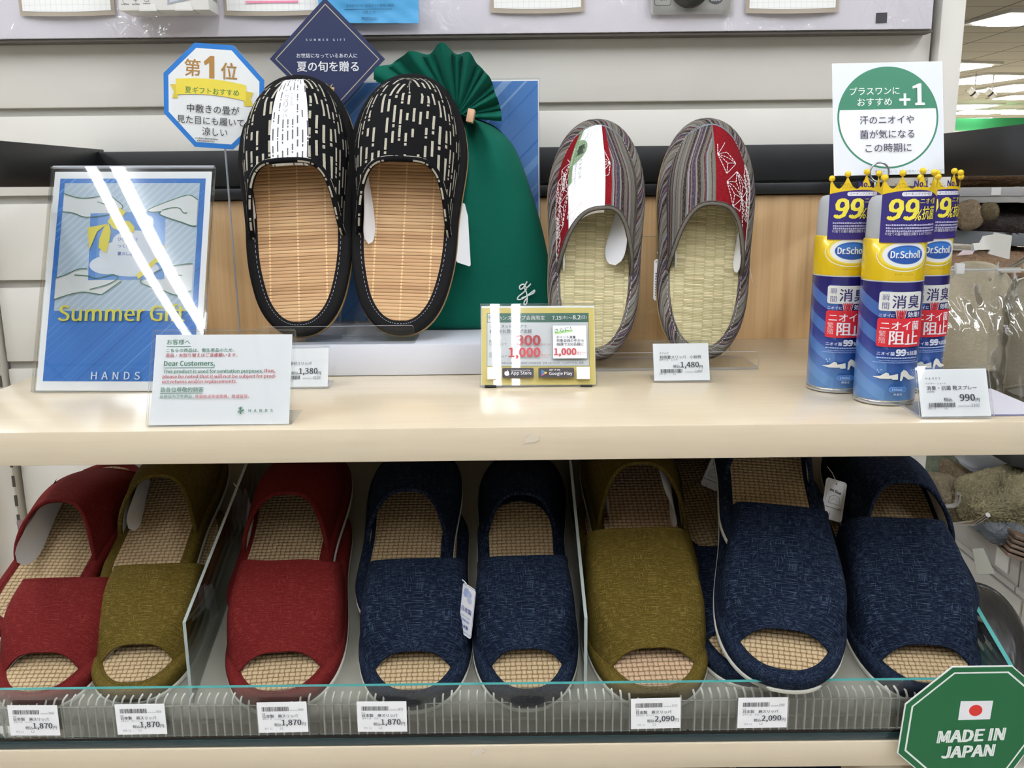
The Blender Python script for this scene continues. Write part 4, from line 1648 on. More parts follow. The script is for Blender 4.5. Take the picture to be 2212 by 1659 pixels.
def holder_card(name, label, cat, M, w, h, art, group=None, base=0.03, margin=0.0015, holder=True, base_side=1, top_gap=0.002, paper=None):
    """Printed card in a bent clear holder: a front sheet, a back sheet and a foot."""
    t = thing(name, label, cat, M, group)
    m = MB()
    mats = [paper or MT['paper']]
    m.box(0, w, 0.0012, h, -0.0004, 0.0, 0)
    art.into(m, mats, z0=0.00012)
    m.build('card', mats, t, None, 30, False)
    if holder:
        m = MB()
        e = margin
        m.box(-e, w + e, 0, h + top_gap, 0.0016, 0.0030, 0, mis=[0, 0, 1, 1, 1, 1])
        m.box(-e, w + e, 0, h + top_gap, -0.0022, -0.0010, 0, mis=[0, 0, 1, 1, 1, 1])
        ob = m.build('clear_holder', [MT['acrylic'], MT['acrylic_edge']], t, None, 30, False)
        # foot lying on the shelf behind the card
        rot = t.matrix_basis.to_3x3()
        back = R(0)
        inv = t.matrix_basis.inverted()
        W_ = t.matrix_basis
        a0, a1 = W_ @ Vector((-e, 0, -0.001)), W_ @ Vector((w + e, 0, -0.001))
        dirv = Vector((-(a1 - a0).y, (a1 - a0).x, 0)).normalized()
        z0 = min(a0.z, a1.z)
        q = MB()
        v0, v1 = a0.copy(), a1.copy()
        v0.z = v1.z = z0
        for zz in (0.0002, 0.0016):
            for p in (v0, v1, v1 + dirv * base, v0 + dirv * base):
                q.v.append(tuple(inv @ (p + Vector((0, 0, zz)))))
        for k, f in enumerate(((3, 2, 1, 0), (4, 5, 6, 7), (0, 1, 5, 4), (1, 2, 6, 5), (2, 3, 7, 6), (3, 0, 4, 7))):
            q.face(list(f), None, 0 if k < 2 else 1)
        q.build('foot', [MT['acrylic'], MT['acrylic_edge']], t, None, 30, False)
    return t


# tall poster at the left
def poster():
    W, H = 0.153, 0.2145

    def q(zx, zy):                                   # sheet position from the photo's own poster layout
        x, y = zx / 3.95, zy / 3.95 + 340
        k = (y - 358) / 490.0
        xl, xr = 103 - 31 * k, 450 - 16 * k
        return ((x - xl) / (xr - xl) * W * 1000, k * H * 1000)
    a = Art(0.001, 0, H * 1000)
    U, V = W * 1000, H * 1000
    bx0, bx1, by0, by1 = 0.05 * U, 0.952 * U, 0.051 * V, 0.953 * V
    a.rect(bx0, by0, bx1, by1, '#1f6fc2')
    rnd = random.Random(8)
    x = bx0 - V
    while x < bx1:
        col = rnd.choice(('#4f92d6', '#1558a8', '#3c84cf', '#6ea8e0', '#1a62b5'))
        wd = rnd.choice((0.35, 0.35, 0.5, 1.6))
        h = by1 - by0
        # a slanted line clipped to the sheet
        k = 1.0
        xs, xe = x, x + h / 1.0
        s0, s1 = max(0.0, (bx0 - xs) / (xe - xs)), min(1.0, (bx1 - wd - xs) / (xe - xs))
        if s1 > s0:
            p, r_ = (xs + (xe - xs) * s0, by1 - h * s0), (xs + (xe - xs) * s1, by1 - h * s1)
            a.poly([p, (p[0] + wd, p[1]), (r_[0] + wd, r_[1]), r_], col)
            a.z -= 1
        x += rnd.choice((3, 5, 7, 9))
    a.z += 2
    ix0, ix1, iy0, iy1 = 0.081 * U, 0.918 * U, 0.072 * V, 0.647 * V
    a.rect(ix0, iy0, ix1, iy1, '#b4c6d6')
    x = ix0 - (iy1 - iy0)
    while x < ix1:
        h = iy1 - iy0
        wd = 2.2
        s0, s1 = max(0.0, (ix0 - x) / h), min(1.0, (ix1 - wd - x) / h)
        if s1 > s0:
            p, r_ = (x + h * s0, iy1 - h * s0), (x + h * s1, iy1 - h * s1)
            a.poly([p, (p[0] + wd, p[1]), (r_[0] + wd, r_[1]), r_], '#c6d4df')
            a.z -= 1
        x += 7.5
    a.z += 2
    def poly(pts, col, dz=0):
        a.poly([q(*p) for p in pts], col)
    def line(pts, col='#2f6b48', w=0.75):
        P = []
        for i in range(len(pts) - 1):
            g = lambda k: Vector(q(*pts[max(0, min(len(pts) - 1, k))]))
            for s in (0, 0.25, 0.5, 0.75):
                p0, p1, p2, p3 = g(i - 1), g(i), g(i + 1), g(i + 2)
                P.append(tuple(0.5 * ((2 * p1) + (p2 - p0) * s + (2 * p0 - 5 * p1 + 4 * p2 - p3) * s * s + (3 * p1 - p0 - 3 * p2 + p3) * s ** 3)))
        P.append(q(*pts[-1]))
        a.line(P, w, col)
    TL = [(505, 305), (640, 345), (760, 340), (880, 320), (960, 370), (1010, 415), (1000, 445), (940, 455), (900, 490), (700, 515), (600, 480), (497, 465)]
    TR = [(1650, 365), (1575, 320), (1440, 360), (1290, 420), (1225, 455), (1260, 470), (1340, 465), (1330, 490), (1400, 520), (1520, 560), (1600, 590), (1642, 590)]
    BL_ = [(452, 1045), (530, 1020), (640, 970), (720, 965), (730, 1000), (800, 1045), (880, 1030), (940, 1015), (985, 1045), (1015, 1070), (960, 1110), (870, 1175), (840, 1185), (700, 1165), (600, 1180), (500, 1210), (442, 1230)]
    BR = [(1620, 920), (1540, 925), (1420, 950), (1320, 985), (1295, 1000), (1350, 1030), (1360, 1060), (1200, 1055), (1180, 1080), (1260, 1120), (1370, 1150), (1480, 1190), (1570, 1170), (1613, 1150)]
    SK = '#e2e4e3'
    for h_ in (TL, BL_, BR):
        poly(h_, SK)
    poly([(735, 480), (1375, 455), (1378, 1050), (728, 1062)], '#6d9ad6')
    poly([(735, 480), (800, 478), (790, 1060), (728, 1062)], '#4f86cd')
    for c, rx, ry in (((1230, 560), 45, 60), ((1110, 720), 180, 90), ((1010, 830), 190, 110), ((1200, 820), 120, 100), ((900, 930), 160, 80), ((1100, 960), 230, 70)):
        p = q(*c)
        a.ell(p[0], p[1], rx / 3.95 * 0.437, ry / 3.95 * 0.442, '#dfe4ec')
    YL = '#e6d64a'
    for y_, s_ in ((722, 'ひとりでは'), (782, 'つくれない。'), (848, '夏のしあわせ。')):
        p0, p1 = q(975, y_), q(1145 if y_ < 730 else (1165 if y_ < 800 else 1195), y_)
        a.text(s_, p0[0], p0[1], p1[0] - p0[0], '#4668b8', 0.015)
    poly([(1375, 755), (1378, 850), (1240, 975), (1160, 1055), (1140, 1015), (1290, 880)], YL)
    poly([(985, 432), (1040, 470), (1000, 520), (900, 575), (885, 560), (920, 480)], YL)
    poly([(900, 565), (980, 545), (1070, 550), (1115, 600), (1115, 650), (1000, 635), (930, 610)], YL)
    poly([(895, 572), (915, 640), (905, 720), (880, 830), (860, 815), (812, 780), (820, 700), (860, 590)], YL)
    poly([(885, 570), (800, 640), (735, 800), (725, 700), (718, 610), (740, 600), (800, 590)], YL)
    poly(TR, SK)
    line(TL[:7]); line(TL[7:])
    line(TR[:7]); line(TR[6:])
    line(BL_[:4]); line([(615, 1018), (720, 1025), (800, 1047), (900, 1025), (950, 1015), (985, 1045), (900, 1100), (748, 1142)]); line(BL_[9:])
    line(BR[:4]); line([(1295, 1000), (1320, 985)]); line(BR[7:])
    line([(795, 380), (880, 410), (950, 445)]); line([(895, 362), (868, 402)]); line([(925, 400), (905, 420)])
    line([(1345, 455), (1440, 432), (1500, 440), (1530, 478), (1562, 478)])
    line([(1475, 1020), (1535, 1022)]); line([(1495, 1022), (1480, 1042)])
    a.z += 1
    p0, p1 = q(487, 1415), q(1562, 1415)
    a.text('Summer Gift', p0[0], p0[1], p1[0] - p0[0], '#ddd344', 0.012)
    p0, p1 = q(198 * 3.95, (822 - 340) * 3.95), q(303 * 3.95, (822 - 340) * 3.95)
    a.text('HANDS', p0[0], p0[1], p1[0] - p0[0], '#e9eff6', 0.006, sp=1.25)
    t = thing('poster_stand', 'tall blue and white poster with drawn hands and a gift, in a leaning clear stand', 'poster', lean((-0.4348, -0.2525, 0.0006), -1.0, 21.3, -0.6))
    m = MB()
    mats = [MT['paper']]
    m.box(0.002, W - 0.002, 0.0015, H - 0.004, -0.0004, 0.0, 0)
    a.into(m, mats, z0=0.00012, dz=0.00004)
    m.build('poster_sheet', mats, t, None, 30, False)
    m = MB()
    # front sheet, very slightly bowed as bent acrylic is
    def fr(z):
        return lambda u, v: (-0.0005 + (W + 0.001) * u, H * v + 0.0 * u, z + POSTER_BOW * (math.cos(PI * v) + 1) + POSTER_TWIST * (u - 0.5) * (v - 0.5))
    m.grid(fr(0.0032), 14, 24, None, 0)
    m.grid(fr(0.0018), 14, 24, None, 0, flip=True)
    m.build('clear_front', [MT['acrylic_poster']], t, None, 80)
    m = MB()
    m.box(-0.0005, W + 0.0005, 0, H + 0.0015, -0.0028, -0.0016, 0, mis=[0, 0, 1, 1, 1, 1])
    for x0, x1 in ((-0.0012, 0.0), (W, W + 0.0012)):
        m.box(x0, x1, 0, H, -0.0028, 0.0028, 0)
    m.tube([(0, H + 0.0004, 0.0002), (W, H + 0.0004, 0.0002)], 0.0015, 10, 1)
    m.build('clear_back', [MT['acrylic'], MT['acrylic_edge']], t, None, 30, False)
    inv = t.matrix_basis.inverted()
    q_ = MB()
    p0, p1 = t.matrix_basis @ Vector((0, 0, -0.002)), t.matrix_basis @ Vector((W, 0, -0.002))
    for zz in (0.0002, 0.002):
        for p, dy in ((p0, 0), (p1, 0), (p1, 0.07), (p0, 0.07)):
            q_.v.append(tuple(inv @ Vector((p.x, p.y + dy, zz))))
    for k, f in enumerate(((3, 2, 1, 0), (4, 5, 6, 7), (0, 1, 5, 4), (1, 2, 6, 5), (2, 3, 7, 6), (3, 0, 4, 7))):
        q_.face(list(f), None, 0 if k < 2 else 1)
    q_.build('foot', [MT['acrylic'], MT['acrylic_edge']], t, None, 30, False)


POSTER_BOW, POSTER_TWIST = 0.0007, 0.0
MT['acrylic_poster'] = clear('poster_acrylic', '#fcfdfd', 1.45, 0.02, 0.6)
poster()

# notice to customers
a = Art(0.108 / 1610.0, 130, 1180)
a.text('お客様へ', 262, 206, 270, GREEN, 0.012)
a.rect(260, 225, 543, 231, GREEN)
a.text('こちらの商品は、衛生用品のため、', 264, 298, 785, GREEN, 0.01)
a.text('返品・お取り替えはご遠慮願います。', 258, 358, 830, RED, 0.01)
a.text('Dear Customers,', 247, 476, 585, GREEN, 0.01)
a.rect(244, 482, 830, 488, GREEN)
a.text('This product is used for sanitation purposes,', 247, 563, 1148, GREEN, 0.01)
a.text('thus,', 1410, 560, 130, RED, 0.01)
a.text('please be noted that it will not be subject for prod-', 244, 626, 1306, RED, 0.01)
a.text('uct returns and/or replacements.', 242, 686, 858, RED, 0.01)
a.text('致各位尊敬的顾客', 230, 778, 492, GREEN, 0.01)
a.rect(228, 790, 712, 796, GREEN)
a.text('此商品为卫生用品，', 228, 855, 385, GREEN, 0.008)
a.text('故谢绝退货或更换。敬请留意。', 632, 856, 620, RED, 0.008)
logo(a, 1130, 955, 92, GREEN)
a.text('HANDS', 1255, 1024, 275, GREEN, 0.01, sp=1.45)
holder_card('notice_card', 'white customer notice in green and red print at the shelf front', 'sign', lean((-0.2800, -0.3815, 0.0006), 2.6, 25, -0.8), 0.1065, 0.0735, a, None, 0.045, 0.0022, top_gap=0.0035)

# yellow members' card
a = Art(0.104 / 1960.0, 145, 1560)
YC = '#e8d277'
a.rect(150, 190, 2100, 1545, YC)
a.rect(240, 285, 2003, 1222, '#33594b')
a.rect(246, 450, 1996, 1216, '#e9eaec')
a.rect(246, 290, 1996, 446, '#467564')
a.rect(252, 296, 402, 442, '#e4e7e4')
a.text('100', 268, 372, 92, '#3c7f8c', 0.03, h=42)
a.text('th', 362, 374, 20, '#3c7f8c')
a.line([(268, 388), (320, 380), (382, 388)], 7, '#c9605a')
a.greek(272, 412, 372, 9, '#d4b6ae', 5)
a.text('ハンズクラブ会員限定', 430, 410, 812, '#eef2f0', 0.02)
a.text('7.15', 1372, 408, 155, '#eef2f0', 0.02)
a.text('(水)', 1535, 406, 100, '#eef2f0', 0.01)
a.text('～', 1652, 388, 62, '#eef2f0', 0.03)
a.text('8.2', 1728, 408, 130, '#eef2f0', 0.02)
a.text('(日)', 1868, 406, 98, '#eef2f0', 0.01)
a.text('全店・ネットストアで', 292, 556, 640, INK)
a.text('期間中お買い上げ金額', 290, 646, 722, INK)
a.text('合計税抜', 276, 808, 186, '#2f6f58', 0.008)
a.text('5,000円以上で', 276, 866, 306, '#2f6f58')
a.text('合計税抜', 276, 1026, 186, '#2f6f58', 0.008)
a.text('20,000円以上で', 276, 1080, 312, '#2f6f58')
a.text('300', 745, 862, 412, '#bd3f45', 0.02, h=175)
a.text('ポイント', 1172, 868, 162, '#bd3f45', 0.01)
a.text('1,000', 620, 1106, 535, '#bd3f45', 0.02, h=198)
a.text('ポイント', 1172, 1054, 162, '#bd3f45', 0.01)
a.text('プレゼント', 1176, 1086, 120, '#bd3f45')
a.rect(1371, 513, 1964, 1104, '#6e7478')
a.rect(1377, 519, 1958, 1098, '#e9eaec')
a.poly([(1406, 632), (1714, 590), (1720, 634), (1410, 678)], '#a5d08b')
a.text('さらに！', 1412, 655, 290, '#2f6f45', 0.015, rot=-8)
a.text('ポイント進量', 1438, 752, 330, INK, 0.004)
a.text('対象会員の中から', 1438, 814, 470, INK, 0.004)
a.text('抽選で100名様に', 1438, 880, 468, INK, 0.004)
a.text('1,000', 1398, 1066, 375, '#bd3f45', 0.02, h=142)
a.text('ポイント', 1786, 1018, 154, '#bd3f45', 0.01)
a.text('プレゼント', 1790, 1048, 110, '#bd3f45')
a.text('※ゲスト会員は対象外です（期間中の本会員登録・新規入会でもOK）', 345, 1196, 1145, INK)
a.text('※10月中旬頃に進量', 1536, 1196, 360, INK)
a.rect(250, 1252, 402, 1460, '#f0efe6')
a.rect(1776, 1252, 1998, 1462, '#f0efe6')
a.rect(505, 1266, 1042, 1438, '#3a3439', 22)
a.rect(1122, 1266, 1732, 1440, '#3a3439', 22)
a.ell(585, 1364, 38, 40, '#f0f0f0')
a.ell(567, 1360, 24, 36, '#f0f0f0')
a.ell(604, 1360, 24, 36, '#f0f0f0')
a.ell(630, 1352, 14, 16, '#3a3439')
a.poly([(584, 1322), (592, 1306), (606, 1302), (600, 1318)], '#f0f0f0')
a.text('Download on the', 660, 1326, 322, '#dddcdf')
a.text('App Store', 655, 1402, 348, '#f0f0f0', 0.008)
a.poly([(1170, 1296), (1270, 1352), (1222, 1354)], '#3d8f7d')
a.poly([(1170, 1296), (1222, 1354), (1170, 1410)], '#3f6bb5')
a.poly([(1170, 1410), (1222, 1354), (1242, 1376)], '#c9534d')
a.poly([(1222, 1354), (1252, 1336), (1274, 1354), (1242, 1378)], '#e4bd4c')
a.text('GET IT ON', 1308, 1320, 182, '#f0f0f0', 0.008)
a.text('Google Play', 1306, 1412, 392, '#f0f0f0', 0.008)
t = holder_card('member_card', 'yellow bordered member campaign card standing in front of the riser', 'sign', lean((-0.0279, -0.2515, 0.0016), 0.0, 21.5, -0.4), 0.104, 0.0745, a, None, 0.04, 0.0012, top_gap=0.0016)
for x in (0.0085, 0.0955):
    m = MB()
    m.box(x - 0.0052, x + 0.0052, -0.0014, 0.0002, -0.002, 0.003, 0)
    m.build('foot_pad', plain('#1c1c1d', 0.7), t)


# price cards on the shelf
def price_upper(lines, price, code, loc, seed, shop=None):
    a = Art(0.0505 / 500.0, 440, 1285)
    y = 1022
    if shop:
        a.text(shop, 497, 985, 110, '#55586a', 0.0, sp=1.3)
    a.text(lines[0], 497, 1024, 83 if len(lines[0]) < 6 else 150, '#5a5a66')
    a.text(lines[1], 497, 1070, 378 if len(lines[1]) > 9 else 300, INK, 0.008)
    a.text(lines[2], 495, 1089, 168 if len(lines[2]) > 6 else 60, '#5a5a66')
    a.text('税込', 617, 1158, 64, INK, 0.008)
    a.text(price, 685, 1166 if ',' in price else 1158, 165 if ',' in price else 110, INK, 0.012) if False else a.text(price, 852, 1166 if ',' in price else 1156, 166 if ',' in price else 112, INK, 0.014, al='r')
    a.text('円', 856, 1166, 30, INK, 0.004)
    a.bars(500, 1168, 697, 1203, '#34343c', seed)
    a.text('4980' + code, 720, 1201, 92, '#7b7b85', h=9)
    a.text(code, 815, 1203, 66, '#5a5a66')
    a.text('355  13', 488, 1219, 62, '#6b6b74')
    a.text('L%d' % (seed % 7), 615, 1223, 22, '#6b6b74')
    return a


holder_card('price_card', 'white price card reading 1,480 below the right striped tatami slipper', 'price card', lean((0.1315, -0.2380, 0.0006), -2.0, 25, 0.5), 0.0512, 0.0365, price_upper(('オクムラ', '和柄畳スリッパ　小紋柄', 'Mサイズ　レッド'), '1,480', '1937', 0, 8),
            'price cards on the shelf', 0.028, 0.0008)
holder_card('price_card', 'white price card reading 1,380, half hidden behind the notice card', 'price card', lean((-0.2195, -0.2495, 0.0006), 0.8, 26, 0.4), 0.0512, 0.0375, price_upper(('HANDS', '天然竹素材スリッパ', 'ブラック'), '1,380', '8228', 0, 1),
            'price cards on the shelf', 0.028, 0.0008)
holder_card('price_card', 'white price card reading 990 in front of the spray cans', 'price card', lean((0.3160, -0.3815, 0.0006), -2.0, 24, 0.6), 0.0528, 0.0385, price_upper(('ドクター・ショール', '消臭・抗菌 靴スプレー', '150ml'), '990', '3382', 0, 13, 'HANDS'),
            'price cards on the shelf', 0.05, 0.0008)
m = MB()
m.box(0.371, 0.4185, -0.376, -0.285, 0.0004, 0.0016, 0, mis=[0, 0, 1, 1, 1, 1])
tag(m.build('clear_mat', [plain('#dddbe4', 0.35), plain('#7c7ca6', 0.4)], None, None, 30, False), 'pale plastic mat lying on the shelf right of the 990 price card', 'mat')


# octagonal sign on a clear stem
def octagon(h, k):
    return [(-k, -h), (k, -h), (h, -k), (h, k), (k, h), (-k, h), (-h, k), (-h, -k)]


a = Art(0.00046, 0, 0)
a.poly(octagon(109, 42), '#1f74c4')
a.poly(octagon(98.5, 38), '#e9ebea')
GD = '#a97c3c'
a.text('第', -63, -40, 34, GD, 0.022)
a.poly([(-10, -38), (-10, -70), (-19, -64), (-22, -71), (-8, -84), (1, -84), (1, -38)], GD)
a.text('位', 16, -38, 34, GD, 0.022)
top = [(-82 + 152 * k / 10, -29 - 9 * math.sin(PI * (k / 10 * 0.8 + 0.1)) + 3.5 * k / 10) for k in range(11)]
bot = [(x, y + 33) for x, y in top][::-1]
a.poly([(-95, -20), (-80, -20), (-78, 8), (-90, 9), (-86, -5)], '#d6c03e')
a.poly([(86, -14), (66, -16), (66, 16), (86, 14), (80, 0)], '#d6c03e')
a.poly(top + bot, '#e6d24a')
a.text('夏ギフトおすすめ', -62, -4, 117, '#2f7d45', 0.015)
a.text('中敷きの畳が', -58, 36, 114, '#2e2e32', 0.005)
a.text('見た目にも履いて', -80, 60, 146, '#2e2e32', 0.005)
a.text('涼しい', -25, 83, 55, '#2e2e32', 0.005)
a.greek(-40, 91, 10, 3, '#77777a', 1)
a.greek(-36, 96.5, 2, 3, '#77777a', 2)
c = at(463, 210, -0.105)
t = thing('shop_sign', 'blue bordered octagonal sign on a thin clear stem left of the bamboo slippers', 'sign', Matrix.Translation((c.x + 0.006, -0.103, 0.0004)))
m = MB()
mats = [MT['paper']]
inv = lean((0, -0.003, c.z), 0, 0, -4.5)
b = MB()
mo = [(x * 0.00046, -y * 0.00046) for x, y in octagon(109, 42)][::-1]
m.plate(mo, -0.0008, 0.0)
a.into(m, mats)
m.build('sign_face', mats, t, Matrix.Translation((-0.006, 0, 0)) @ inv, 30, False)
m = MB()
m.tube([(0, 0, c.z - 0.03), (0.0005, 0, c.z - 0.06), (0.002, -0.001, 0.0)], 0.0011, 8)
m.build('stem', edge_mat('clear_stem', '#b9bec4', 0.55, 0.1), t)
m = MB()
m.plate([(0.02 * math.cos(R(15 * k)), 0.02 * math.sin(R(15 * k))) for k in range(24)], 0.0, 0.002, 0, 1)
m.build('base', [MT['acrylic'], MT['acrylic_edge']], t, None, 30, False)

# navy diamond sign
s_ = 0.000525
a = Art(s_, 708, 128)
dm = lambda k: [(708, 128 - k), (708 + k, 128), (708, 128 + k), (708 - k, 128)]
a.poly(dm(115), '#1c2850')
for q0, q1 in ((104, 101.5),):
    a.poly(dm(q0), '#b0a58c')
    a.poly(dm(q1), '#1c2850')
a.text('SUMMER GIFT', 667, 94, 78, '#dfe3ee', 0.006, sp=1.5)
a.text('お世話になっているあの人に', 647, 126, 121, '#e9ecf3', 0.01)
a.text('夏の旬を贈る', 647, 152, 123, '#f2f3f4', 0.025)
GL = '#d9b779'
a.rect(701, 182, 720, 186, GL)
a.rect(702, 187, 709.5, 196, GL)
a.rect(711, 187, 719, 196, GL)
a.poly([(710, 181), (703, 174), (706, 181)], GL)
a.poly([(711, 181), (718, 174), (714, 181)], GL)
c = at(708, 128, -0.052)
t = thing('shop_sign', 'navy diamond sign with gold line above the left bamboo slipper', 'sign', Matrix.Translation((c.x, -0.052, 0.0312)))
m = MB()
mats = [plain('#1c2850', 0.5)]
m.plate([(0, -115 * s_), (115 * s_, 0), (0, 115 * s_), (-115 * s_, 0)], -0.0008, 0)
a.into(m, mats)
m.build('sign_face', mats, t, lean((0, -0.002, c.z - 0.0312), 0, 0, -0.6), 30, False)
m = MB()
m.tube([(0, 0.0, c.z - 0.06), (0, 0, 0.001)], 0.0011, 8)
m.build('stem', edge_mat('clear_stem', '#b9bec4', 0.55, 0.1), t)
m = MB()
m.plate([(0.016 * math.cos(R(15 * k)), 0.01 * math.sin(R(15 * k))) for k in range(24)], 0.0, 0.0015, 0, 1)
m.build('base', [MT['acrylic'], MT['acrylic_edge']], t, None, 30, False)

# square sign held by a ring clip behind the cans
ys = -0.232
p0, p1 = at(1802, 380, ys), at(2040, 380, ys)
s_ = (p1.x - p0.x) / 238.0
a = Art(s_, 1802, 380)
a.rect(1803, 139, 2039, 379, '#e4e8ee')
a.ell(1920, 257, 109, 110, '#2f7d5e', n=64)
a.ell(1920, 257, 105, 106, '#f0f1f1', n=64)
k = math.degrees(math.asin(18 / 109))
a.poly([(1920 + 109 * math.cos(R(180 + k + (180 - 2 * k) * j / 40)), 257 + 110 * math.sin(R(180 + k + (180 - 2 * k) * j / 40))) for j in range(41)], '#2f7d5e')
a.text('プラスワンに', 1839, 207, 107, '#f2f5f2', 0.012)
a.text('おすすめ', 1855, 231, 74, '#f2f5f2', 0.012)
a.rect(1945, 216.5, 1969, 222, '#f2f5f2')
a.rect(1954.5, 206, 1960, 232, '#f2f5f2')
a.poly([(1979, 232), (1979, 227), (1984, 226), (1984, 194), (1974, 196), (1974, 191), (1988, 185), (1993, 185), (1993, 226), (2000, 227), (2000, 232)], '#f2f5f2')
a.text('汗のニオイや', 1859, 271, 117, '#3a3150', 0.005)
a.text('菌が気になる', 1859, 302, 117, '#3a3150', 0.005)
a.text('この時期に', 1870, 332, 99, '#3a3150', 0.005)
a.text('●ドクターショール_消臭・抗菌 靴スプレー_INT-ト-1_260717', 1890, 376, 148, '#8d9298')
cx = at(1899, 372, ys - 0.004)
t = thing('shop_sign', 'white square sign with green and white disc held above the spray cans', 'sign', Matrix.Translation((cx.x, ys, 0.0004)))
m = MB()
mats = [MT['paper']]
m.plate([(0, 0), (238 * s_, 0), (238 * s_, 242 * s_), (0, 242 * s_)], -0.0007, 0)
a.into(m, mats)
m.build('sign_face', mats, t, Matrix.Translation((-cx.x, -ys, -0.0004)) @ lean((p0.x, ys, p0.z), 0, 12, 0.6), 30, False)
m = MB()
r_ = 0.0083
zc = cx.z
for dy in (-0.0045, 0.0035):
    m.tube([(r_ * math.sin(R(a_)), dy, zc - 0.0004 - r_ * math.cos(R(a_))) for a_ in range(0, 360, 15)], 0.0009, 7, closed=True)
m.tube([(0, -0.0045, zc - r_ - 0.0004), (0.001, -0.001, zc - r_ - 0.006), (0, 0.0015, zc - r_ - 0.016), (0, 0.0015, 0.002)], 0.0011, 8)
m.tube([(0, 0.0035, zc - r_ - 0.0004), (-0.001, 0.001, zc - r_ - 0.006), (0, 0.0015, zc - r_ - 0.014)], 0.0009, 8)
m.build('ring_clip', MT['steel'], t)
m = MB()
m.plate([(0.013 * math.cos(R(15 * k)), 0.013 * math.sin(R(15 * k))) for k in range(24)], 0.0, 0.002)
m.build('base', MT['steel'], t)

# green octagonal sign on the front of the tray
YS = -0.4115
pts = [(2057, 1440), (2187, 1438), (2250, 1492), (2233, 1604), (2168, 1690), (2020, 1697), (1938, 1627), (1955, 1521)]
W3 = [at(x, y, YS) for x, y in pts]
o = at(2100, 1570, YS)
s_ = 1 / 2650.0
a = Art(s_, 2100, 1570)
flat = [((p.x - o.x) / s_ + 2100, -(p.z - o.z) / s_ + 1570) for p in W3]
cxy = Vector((sum(p[0] for p in flat) / 8, sum(p[1] for p in flat) / 8))
sh = lambda f: [tuple(cxy + (Vector(p) - cxy) * f) for p in flat]
a.poly(sh(1.0), '#e9efe9')
a.poly(sh(0.985), '#17653a')
a.poly(sh(0.905), '#eef2ee')
a.poly(sh(0.88), '#17653a')


def fp(px, py):
    p = at(px, py, YS)
    return ((p.x - o.x) / s_ + 2100, -(p.z - o.z) / s_ + 1570)


a.poly([fp(2075, 1514), fp(2145, 1513), fp(2138, 1553), fp(2069, 1555)], '#eeeef2')
e0 = fp(2107, 1534)
a.ell(e0[0], e0[1], 14, 13, '#d8332b', n=32)
b0, b1 = fp(2024, 1604), fp(2166, 1599)
a.text('MADE IN', b0[0], b0[1], b1[0] - b0[0], '#eef4ee', 0.03, rot=-2.5, sh=0.13)
b0, b1 = fp(2033, 1637), fp(2143, 1633)
a.text('JAPAN', b0[0], b0[1], b1[0] - b0[0], '#eef4ee', 0.03, rot=-2.5, sh=0.13)
t = thing('shop_sign', 'green octagonal MADE IN JAPAN sign at the lower right corner of the tray', 'sign', Matrix.Translation(o))
m = MB()
mats = [MT['paper']]
loc = [((x - 2100) * s_, -(y - 1570) * s_) for x, y in flat]
m.plate(loc[::-1], -0.0008, 0)
a.into(m, mats)
m.build('sign_face', mats, t, lean((0, 0, 0)), 30, False)
m = MB()
m.box(-0.004, 0.004, 0.0009, 0.0078, -0.012, 0.012, 0)
m.build('adhesive_pad', plain('#d7d9d6', 0.6), t)


# labels on the tray front
def tray_label(px, py, code, size, price, seed, lb):
    p = at(px, py, -0.4042)
    a = Art(0.0398 / 415.0, 975, 1110)
    a.bars(1015, 1152, 1238, 1192, '#4b4748', seed)
    a.text('4903292', 1246, 1190, 66, '#6d6d74', h=9)
    a.text(code, 1316, 1191, 45, '#6d6d74', h=23)
    a.text('麻清', 1012, 1216, 30, '#77777e', h=10)
    a.text('日本製　麻スリッパ', 1018, 1250, 294, INK, 0.006)
    a.text(size, 1018, 1270, 154, '#6d6d74')
    a.text('税込', 1110, 1328, 60, INK, 0.006)
    a.text(price, 1175, 1332, 162, INK, 0.014)
    a.text('円', 1343, 1327, 30, INK)
    a.text('355  11', 1027, 1355, 66, '#6d6d74')
    a.text('L2', 1158, 1355, 25, '#6d6d74')
    m = MB()
    mats = [MT['paper']]
    m.box(0, 0.0398, -0.0268, 0, -0.0004, 0, 0)
    a.into(m, mats)
    o = m.build('price_label', mats, None, lean(p, 0, 0, (0.4, -0.6, 0.2, 0.5, -0.3, 0.9)[seed % 6]), 30, False)
    tag(o, lb, 'price label', 'price labels on the tray front')


tray_label(15, 1524, '3642', 'Sサイズ　レッド', '1,870', 1, 'price label 1,870 at the far left of the tray front')
tray_label(247, 1522, '3659', 'Sサイズ　グリーン', '1,870', 2, 'price label 1,870 under the small olive slipper')
tray_label(554, 1518, '3666', 'Mサイズ　レッド', '1,870', 3, 'price label 1,870 under the red slipper right of the divider')
tray_label(770, 1516, '3673', 'Mサイズ　ブルー', '1,870', 4, 'price label 1,870 under the navy slipper beside the red ones')
tray_label(1363, 1510, '3710', 'Lサイズ　グリーン', '2,090', 5, 'price label 2,090 under the large olive slipper')
tray_label(1595, 1508, '3703', 'Lサイズ　ブルー', '2,090', 6, 'price label 2,090 under the tilted navy slipper')


